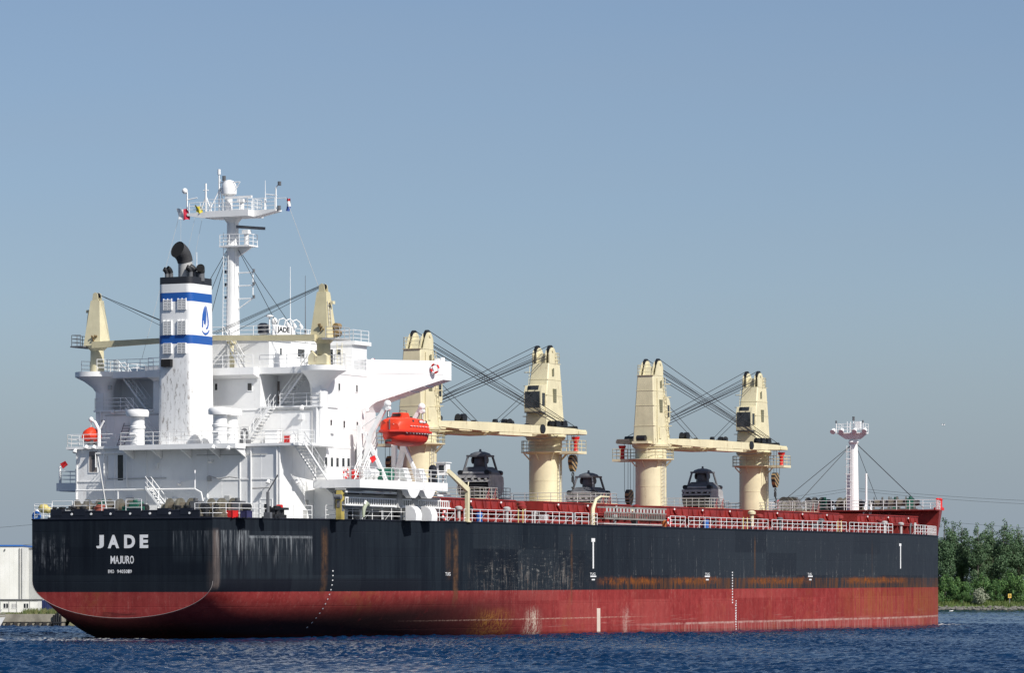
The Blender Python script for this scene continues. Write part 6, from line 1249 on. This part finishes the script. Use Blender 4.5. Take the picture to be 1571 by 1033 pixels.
def bank():
    xs = np.linspace(-260, 620, 440); prof = [(-3, -1.0), (0, -.2), (2.0, 0.75), (5, 1.25), (14, 2.3), (30, 3.0), (120, 3.2), (700, 3.5)]; b = MB(); vs = []
    for x in xs:
        for d, z in prof: vs.append((x, BD + d + .8 * math.sin(x * .21) + .4 * math.sin(x * .9), z + (.12 * math.sin(x * 1.3 + d) if 0 < d < 100 else 0)))
    k = len(prof); b.add(vs, [(i * k + j, (i + 1) * k + j, (i + 1) * k + j + 1, i * k + j + 1) for i in range(len(xs) - 1) for j in range(k - 1)])
    n = NT('grass_bank'); col = n.mix(n.ramp(n.noise(.5, 6, .7), .35, .65), (.045, .085, .018), (.10, .15, .035)); n.bump(n.noise(2, 5), .8, .3)
    o = b.build('river_bank', n.fin(col, .9), None, 0); tag(o, kind='structure')
    # stones at the foot
    s = MB(); r = random.Random(3)
    for i in range(900):
        x = 90 + 60 * r.random(); d = r.uniform(-1.2, 2.2); sz = r.uniform(.14, .38); s.sph((x, BD + d + .8 * math.sin(x * .21) + .4 * math.sin(x * .9), .1 + .3 * max(0, d) + r.uniform(0, .2)), sz, 6, 4, (1.2, r.uniform(.8, 1.2), r.uniform(.6, .9)))
    o = s.build('riprap', paint('bank_stone', (.16, .155, .135), .9, .5, scale=.8), None, 0); tag(o, 'grey stones lining the foot of the far right bank', 'stones', kind='stuff')
    # long grass
    n_ = 9000; P = np.stack([rng.uniform(85, 150, n_), BD + rng.uniform(2.2, 15, n_), np.zeros(n_)], 1); P[:, 2] = np.interp(P[:, 1] - BD, [0, 2, 5, 14, 30], [-.2, .75, 1.25, 2.3, 3.0]) - .05
    hgt = rng.uniform(.3, .95, n_); w_ = rng.uniform(.08, .2, n_); a = rng.uniform(0, 3.14, n_); dx, dy = np.cos(a) * w_, np.sin(a) * w_
    V = np.stack([P - np.stack([dx, dy, 0 * dx], 1), P + np.stack([dx, dy, 0 * dx], 1), P + np.stack([rng.normal(size=n_) * .12, rng.normal(size=n_) * .12, hgt], 1)], 1).reshape(-1, 3)
    me = bpy.data.meshes.new('grass'); me.from_pydata(V.tolist(), [], np.arange(n_ * 3).reshape(-1, 3).tolist()); me.materials.append(leaf_mat('grass_blades', (.05, .085, .018), (.13, .165, .05))); o = bpy.data.objects.new('grass', me); C.objects.link(o); tag(o, 'tall green grass along the far right bank', 'grass', kind='stuff')
bank()
def xw(px, d): return (px - CX) / F * d
TP = [tree_proto('a', 20, 4.6, s, 11000, .185, M['leafA'], .12, 34) for s in (1, 2, 3)]
BP = [tree_proto('b', 6.5, 4.2, s, 5000, .18, M['leafB'], .05, 16) for s in (11, 12)]; WP_ = tree_proto('w', 4.4, 3.6, 21, 3200, .17, M['leafC'], .05, 12)
r = random.Random(5)
TT = [(1425, 985, 1.02), (1449, 972, 1.06), (1476, 980, 1.03), (1500, 974, 1.0), (1522, 986, 1.02), (1541, 975, 1.05), (1563, 982, .98), (1588, 974, 1.03), (1612, 984, 1.0), (1395, 980, .98), (1462, 1000, 1.04), (1512, 1002, 1.02), (1552, 1004, 1.0), (1360, 985, 1.0), (1330, 976, 1.0), (1300, 984, 1.03), (1640, 976, 1.02), (1668, 984, 1.0), (1698, 975, 1.04)]
tl = ('tall feathery poplar just right of the ship bow', 'tall dark green poplar on the far bank', 'tall poplar standing in the second row of the wood', 'tall poplar on the far bank beside the right picture edge')
for i, (px, d, s) in enumerate(TT):
    lab = {1: 'tall feathery poplar nearest to the ship bow on the right bank', 2: 'tall poplar above the white flowering bush', 3: 'tall poplar in the middle of the wood, right of the flowering bush', 4: 'tall poplar left of the yellow signboard', 5: 'tall poplar directly behind the yellow signboard', 6: 'tall poplar at the right picture edge'}.get(i)
    plant('poplar_tree', TP[i % 3], (xw(px, d), d, 2.4), (s * r.uniform(.92, 1.12), s), r.uniform(0, 6), lab or ('tall poplar deep in the second row of the wood' if i in (10, 11, 12) else 'tall poplar of the far bank wood beyond what the picture shows clearly'), 'tree', 'poplars on the far right bank')
BB = [(1432, 962, .9, .95), (1450, 962, .95, 1.15), (1468, 966, .9, 1.0), (1485, 963, .85, .85), (1508, 967, 1.0, 1.15), (1528, 963, .85, .95), (1546, 966, 1.0, 1.25), (1566, 962, 1.05, 1.1), (1590, 964, 1, 1.2), (1405, 964, 1, 1), (1478, 958.5, .45, .5), (1437, 958.5, .4, .42), (1378, 963, 1, 1), (1350, 965, .9, 1.1), (1620, 963, 1, 1.1), (1652, 965, .95, 1)]
bl_ = {1: 'bright green bush at the bank just right of the ship bow', 2: 'round dark bush left of the flowering bush', 3: 'dark bush directly behind the white flowering bush', 4: 'brownish green bush right of the flowering bush', 5: 'bush between the flowering bush and the yellow signboard', 6: 'bright green bush behind the yellow signboard', 7: 'broad bright bush at the right picture edge', 10: 'low dark shrub at the water side left of the flowering bush', 0: 'bush half hidden behind the ship bow', 11: 'smallest shrub at the water side beside the ship bow'}
for i, (px, d, s, h) in enumerate(BB): plant('bush', BP[i % 2], (xw(px, d), d, 1.6), (s, h), r.uniform(0, 6), bl_.get(i, 'green bush of the far right bank outside the clear view'), 'bush', 'bushes along the far right bank')
plant('flowering_bush', WP_, (xw(1504, 957), 957, 1.2), (1, 1), 1.0, 'pale white flowering bush in front of the dark trees on the right bank', 'bush', None)
def signboard():
    p = WP(1549, 915, 957.5); t = empty('signboard', Matrix.Translation((p.x, p.y, 1.4)), 'small yellow square signboard on a post on the right bank', 'sign')
    h = p.z - 1.4; b = MB(); b.cyl((0, 0, -.3), (0, 0, h + .5), .05, n=8); b.build('post', M['gray'], t)
    b = MB(); b.box(-.40, .40, -.09, -.05, h - .52, h + .52); b.build('board', paint('sign_yellow', (.75, .50, .10), .5, .05), t, 0)
    b = MB(); b.tube([(-.16, -.10, h - .24), (.1, -.10, h - .2), (.17, -.10, h + .05), (.1, -.10, h + .25), (-.08, -.10, h + .25), (-.14, -.10, h + .1), (-.02, -.10, h + .0), (.14, -.10, h + .05)], .05, 6); b.build('symbol', M['black'], t)
signboard()
# power lines above the trees
def cable(name, pts, depth, label):
    P = [WP(px, py, d) for (px, py), d in zip(pts, depth)]; out = []
    for a, b_ in zip(P[:-1], P[1:]):
        for i in range(12): t = i / 12; out.append(a.lerp(b_, t) + Vector((0, 0, -4 * 1.2 * t * (1 - t))))
    out.append(P[-1]); m_ = MB(); m_.tube(out, .055, 4); tag(m_.build(name, M['wire'], None), label, 'cable', 'overhead power lines on the horizon')
cable('power_line', [(900, 790), (1309, 749), (1760, 772)], (1150, 1150, 1150), 'upper thin overhead power line rising behind the foremast')
cable('power_line', [(900, 797), (1309, 753), (1760, 778)], (1150, 1150, 1150), 'second overhead power line just beneath the upper one behind the foremast')
cable('power_line', [(1309, 786), (1760, 818)], (1200, 1200), 'lower overhead power line just above the treetops at right')
cable('power_line', [(-200, 822), (300, 776)], (1100, 1100), 'overhead power line left of the stern, above the white warehouse')
cable('power_line', [(-200, 852), (300, 806)], (1100, 1100), 'overhead power line at the left that meets the warehouse roof height')
def power_pole():
    p = WP(1309, 745, 1150); t = empty('power_pole', Matrix.Translation((p.x, p.y, 2)), 'slender steel power pole behind the foremast carrying the overhead lines', 'pole')
    b = MB(); b.cyl((0, 0, 0), (0, 0, p.z - 2), .7, .3, 10); b.build('mast', M['gray'], t)
    b = MB(); b.box(-.2, .2, -3, 3, p.z - 2.6, p.z - 2.3); b.box(-.2, .2, -3, 3, p.z - 9.6, p.z - 9.3); b.build('cross_arm', M['gray'], t)
power_pole()

# ================================================================== LEFT BANK
def left_bank():
    q = 456.0; x1 = xw(97, q)
    b = MB(); b.box(-260, x1, q, q + 2, -1.5, .55, 0); b.box(-260, x1 + .1, q - .12, q + 2, .55, 1.45, 0)
    for x in np.arange(-64, x1, .85): b.box(x, x + .42, q - .3, q, -1.5, .55, 1)
    o = b.build('quay_wall', [paint('weathered_concrete', (.27, .25, .20), .9, .35, .5), paint('tarred_timber', (.03, .027, .024), .8, .4)], None, 0); tag(o, 'low concrete quay wall on dark timber piles at the left', 'quay')
    b = MB(); b.add([(-300, q + 1.9, 1.40), (x1 + 1, q + 1.9, 1.40), (x1 + 9, q + 90, 1.9), (x1 + 9, q + 500, 2), (-300, q + 500, 2)], [(0, 1, 2, 3, 4)]); b.add([(x1, q, -1), (x1 + 5, q + 3, -1), (x1 + 12, q + 90, -1), (x1 + 9, q + 90, 1.9), (x1 + 1, q + 1.9, 1.40)], [(0, 1, 2, 3, 4)])
    n = NT('dry_ground'); col = n.mix(n.ramp(n.noise(.8, 5), .35, .65), (.10, .10, .05), (.20, .18, .11)); o = b.build('quay_ground', n.fin(col, .95), None, 0); tag(o, kind='structure')
    # tufts of grass on the quay edge
    n_ = 1600; P = np.stack([rng.uniform(-62, x1 + 3, n_), q + 2.4 + rng.uniform(0, 6, n_) , np.full(n_, 1.35)], 1); far = P[:, 0] > -57.5
    hgt = rng.uniform(.2, .75, n_) * np.where(far, 1.2, .5); w_ = rng.uniform(.05, .12, n_)
    V = np.stack([P - np.stack([w_, 0 * w_, 0 * w_], 1), P + np.stack([w_, 0 * w_, 0 * w_], 1), P + np.stack([rng.normal(size=n_) * .12, rng.normal(size=n_) * .1, hgt], 1)], 1).reshape(-1, 3)
    me = bpy.data.meshes.new('weeds'); me.from_pydata(V.tolist(), [], np.arange(n_ * 3).reshape(-1, 3).tolist()); me.materials.append(leaf_mat('weed_blades', (.07, .10, .03), (.17, .17, .07))); o = bpy.data.objects.new('weeds', me); C.objects.link(o); tag(o, 'weeds and grass growing along the top of the left quay', 'weeds', kind='stuff')
    b = MB()
    for i in range(4): b.cyl((x1 - 1.05 + .26 * i, q - .4, -1.2), (x1 - 1.05 + .26 * i, q - .4, 1.35 + .18 * ((i * 7) % 3)), .12, n=8)
    b.box(x1 - 1.2, x1 - .1, q - .56, q - .52, .35, .55); o = b.build('mooring_dolphin', M['black'], None, 0); tag(o, 'dark timber fender piles at the end of the left quay', 'piles')
    # low white hut
    d = 470.0; t = empty('low_hut', Matrix.Translation((0, d, 1.4)), 'low white flat roofed hut with small windows on the left quay', 'building')
    xa, xb = xw(-60, d), xw(58, d); zt = WP(0, 921.5, d).z - 1.4
    b = MB(); b.box(xa, xb, 0, 4, 0, zt); b.build('wall', paint('hut_white', (.74, .74, .70), .7, .1, .3), t, 0)
    b = MB(); b.box(xa - .1, xb + .1, -.15, 4.1, zt, zt + .12); b.build('roof', M['steel'], t, 0)
    for px in (9, 21.5, 40):
        x = xw(px, d); b = MB(); b.box(x - .27, x + .27, -.03, .0, zt * .42, zt * .75, 0); b.box(x - .03, x + .03, -.05, -.03, zt * .42, zt * .75, 1); b.box(x - .33, x + .33, -.05, -.001, zt * .38, zt * .42, 1); b.build('window', [M['glass'] if px != 21.5 else M['gray'], M['white']], t, 0)
    b = MB(); [b.box(xw(p, d) - .03, xw(p, d) + .03, -.06, -.001, 0, zt) for p in (0.8, 14, 26, 46)]; b.build('downpipe', M['gray'], t, 0)
    # blue container
    d = 475.0; b = MB(); xa, xb = xw(59, d), xw(84, d); b.box(xa, xb, 0, 2.4, 0, 1.55)
    for x in np.arange(xa + .1, xb, .22): b.box(x, x + .1, -.04, 0, .1, 1.45)
    o = b.build('container', paint('container_blue', (.012, .022, .10), .5, .15), None, 0); o.location = (0, d, 1.5); tag(o, 'dark blue ribbed container partly hidden behind the stern', 'container')
    # warehouses
    d = 545.0; t = empty('warehouse', Matrix.Translation((0, d, 1.7)), 'large windowless white warehouse with a blue roof edge at far left', 'building')
    xa, xb = xw(-700, d), xw(34.5, d); zt = WP(0, 839, d).z - 1.7
    n = NT('white_cladding'); v = n.math('FRACT', n.mul(n.sep()[0], 1.6)); col = n.mix(n.ramp(n.noise(.4, 4), .3, .7), (.70, .70, .66), (.78, .78, .75)); col = n.mix(n.mul(n.ramp(v, .94, .98), .12), col, (.5, .5, .48)); n.bump(n.ramp(v, .9, 1), .3, .03); cl = n.fin(col, .5)
    b = MB(); b.box(xa, xb, 0, 60, 0, zt); b.build('wall', cl, t, 0)
    b = MB(); b.box(xa - .1, xb + .08, -.12, 60.1, zt, zt + .22); b.build('roof_edge', M['blue'], t, 0)
    b = MB()
    for p in (30.5, 34.0): b.cyl((xw(p, d), -.12, 0), (xw(p, d), -.12, zt - .2), .07, n=6)
    b.build('downpipe', M['gray'], t); b = MB(); b.box(xw(7, d), xw(8.4, d), -.2, 0, zt - .55, zt - .35); b.build('wall_lamp', M['steel'], t, 0)
    d = 552.0; t = empty('grey_warehouse', Matrix.Translation((0, d, 1.7)), 'grey warehouse set back between the white warehouse and the ship stern', 'building')
    zt = WP(0, 843, d).z - 1.7; n = NT('grey_cladding'); v = n.math('FRACT', n.mul(n.sep()[0], 2.2)); col = n.mix(n.ramp(n.noise(.4, 4), .3, .7), (.30, .31, .31), (.36, .37, .37)); n.bump(n.ramp(v, .5, 1), .3, .03)
    b = MB(); b.box(xw(34.7, d), xw(85, d), 0, 50, 0, zt); b.build('wall', n.fin(col, .5), t, 0); b = MB(); b.box(xw(34.7, d), xw(85, d) + .1, -.1, 50.1, zt, zt + .12); b.build('roof_edge', M['steel'], t, 0)
    b = MB(); b.cyl((xw(38.5, d), -.2, .2), (xw(38.5, d), -.2, zt - .6), .1, n=8); b.build('downpipe', M['white'], t)
    # moored launch at the frame edge
    d = 424.0; t = empty('motor_boat', Matrix.Translation((xw(-20, d), d, 0)), 'white moored motor boat whose bow shows at the left picture edge', 'boat')
    b = MB(); rg = []
    for x, w_, zb_ in ((-4, 1.1, -.2), (-2, 1.25, -.25), (0, 1.1, -.25), (1.2, .65, -.1), (2.0, .06, .35)): rk = max(0, x) * .28; rg.append([(x, -w_, 1.15 + .06 * x), (x - rk, -w_ * .75, .3), (x - rk * 1.7, -.05, zb_), (x - rk * 1.7, .05, zb_), (x - rk, w_ * .75, .3), (x, w_, 1.15 + .06 * x)])
    b.loft(rg); b.build('hull', M['white'], t, 40); b = MB(); b.box(-3, -.4, -.8, .8, 1.1, 2.0); b.build('cabin', M['white'], t, 0); b = MB(); b.rail([(-.2, -1.05, 1.15), (1.2, -.62, 1.15), (1.95, 0, 1.15), (1.2, .62, 1.15), (-.2, 1.05, 1.15)], .55, .8, .025, 2); b.bar((1.0, 0, 1.1), (1.6, 0, 2.1), .04); b.build('pulpit_rail', M['gray'], t)
    b = MB(); b.box(-2.8, -.38, -.82, .82, 1.45, 1.8); b.build('window', M['glass'], t, 0)
left_bank()

# ================================================================== birds
def gull(px, py, d, sc_, label, flying):
    p = WP(px, py, d) if flying else Vector((xw(px, d), d, .05)); b = MB()
    b.loft([[(x, y * w_, z + h * w_) for y, h in ((0, -1), (-.8, -.3), (-.7, .5), (0, .9), (.7, .5), (.8, -.3))] for x, w_, z in ((-.28, .02, .03), (-.12, .075, 0), (.05, .1, 0), (.18, .07, .03), (.24, .06, .08), (.30, .045, .09), (.36, .01, .07))], 0)
    o = b.build('gull', M['white'], None, 60)
    if flying:
        for sg in (-1, 1):
            q = MB(); q.loft([[(.1, sg * .06, .04), (-.06, sg * .06, .05), (-.05, sg * .06, .02)], [(.1, sg * .35, .2), (-.05, sg * .35, .2), (-.04, sg * .35, .18)], [(.0, sg * .7, .14), (-.05, sg * .7, .14), (-.04, sg * .7, .13)]]); q.build('wing', M['gray'], o, 0)
    o.matrix_world = Matrix.Translation(p) @ Matrix.Rotation(.4, 4, 'Z') @ Matrix.Scale(sc_, 4); tag(o, label, 'bird')
gull(1447, 652.5, 620, 1.0, 'white gull flying alone in the sky at right above the trees', True)
gull(1459, 939, 880, 1.7, 'white gull resting on the water in front of the right bank', False)
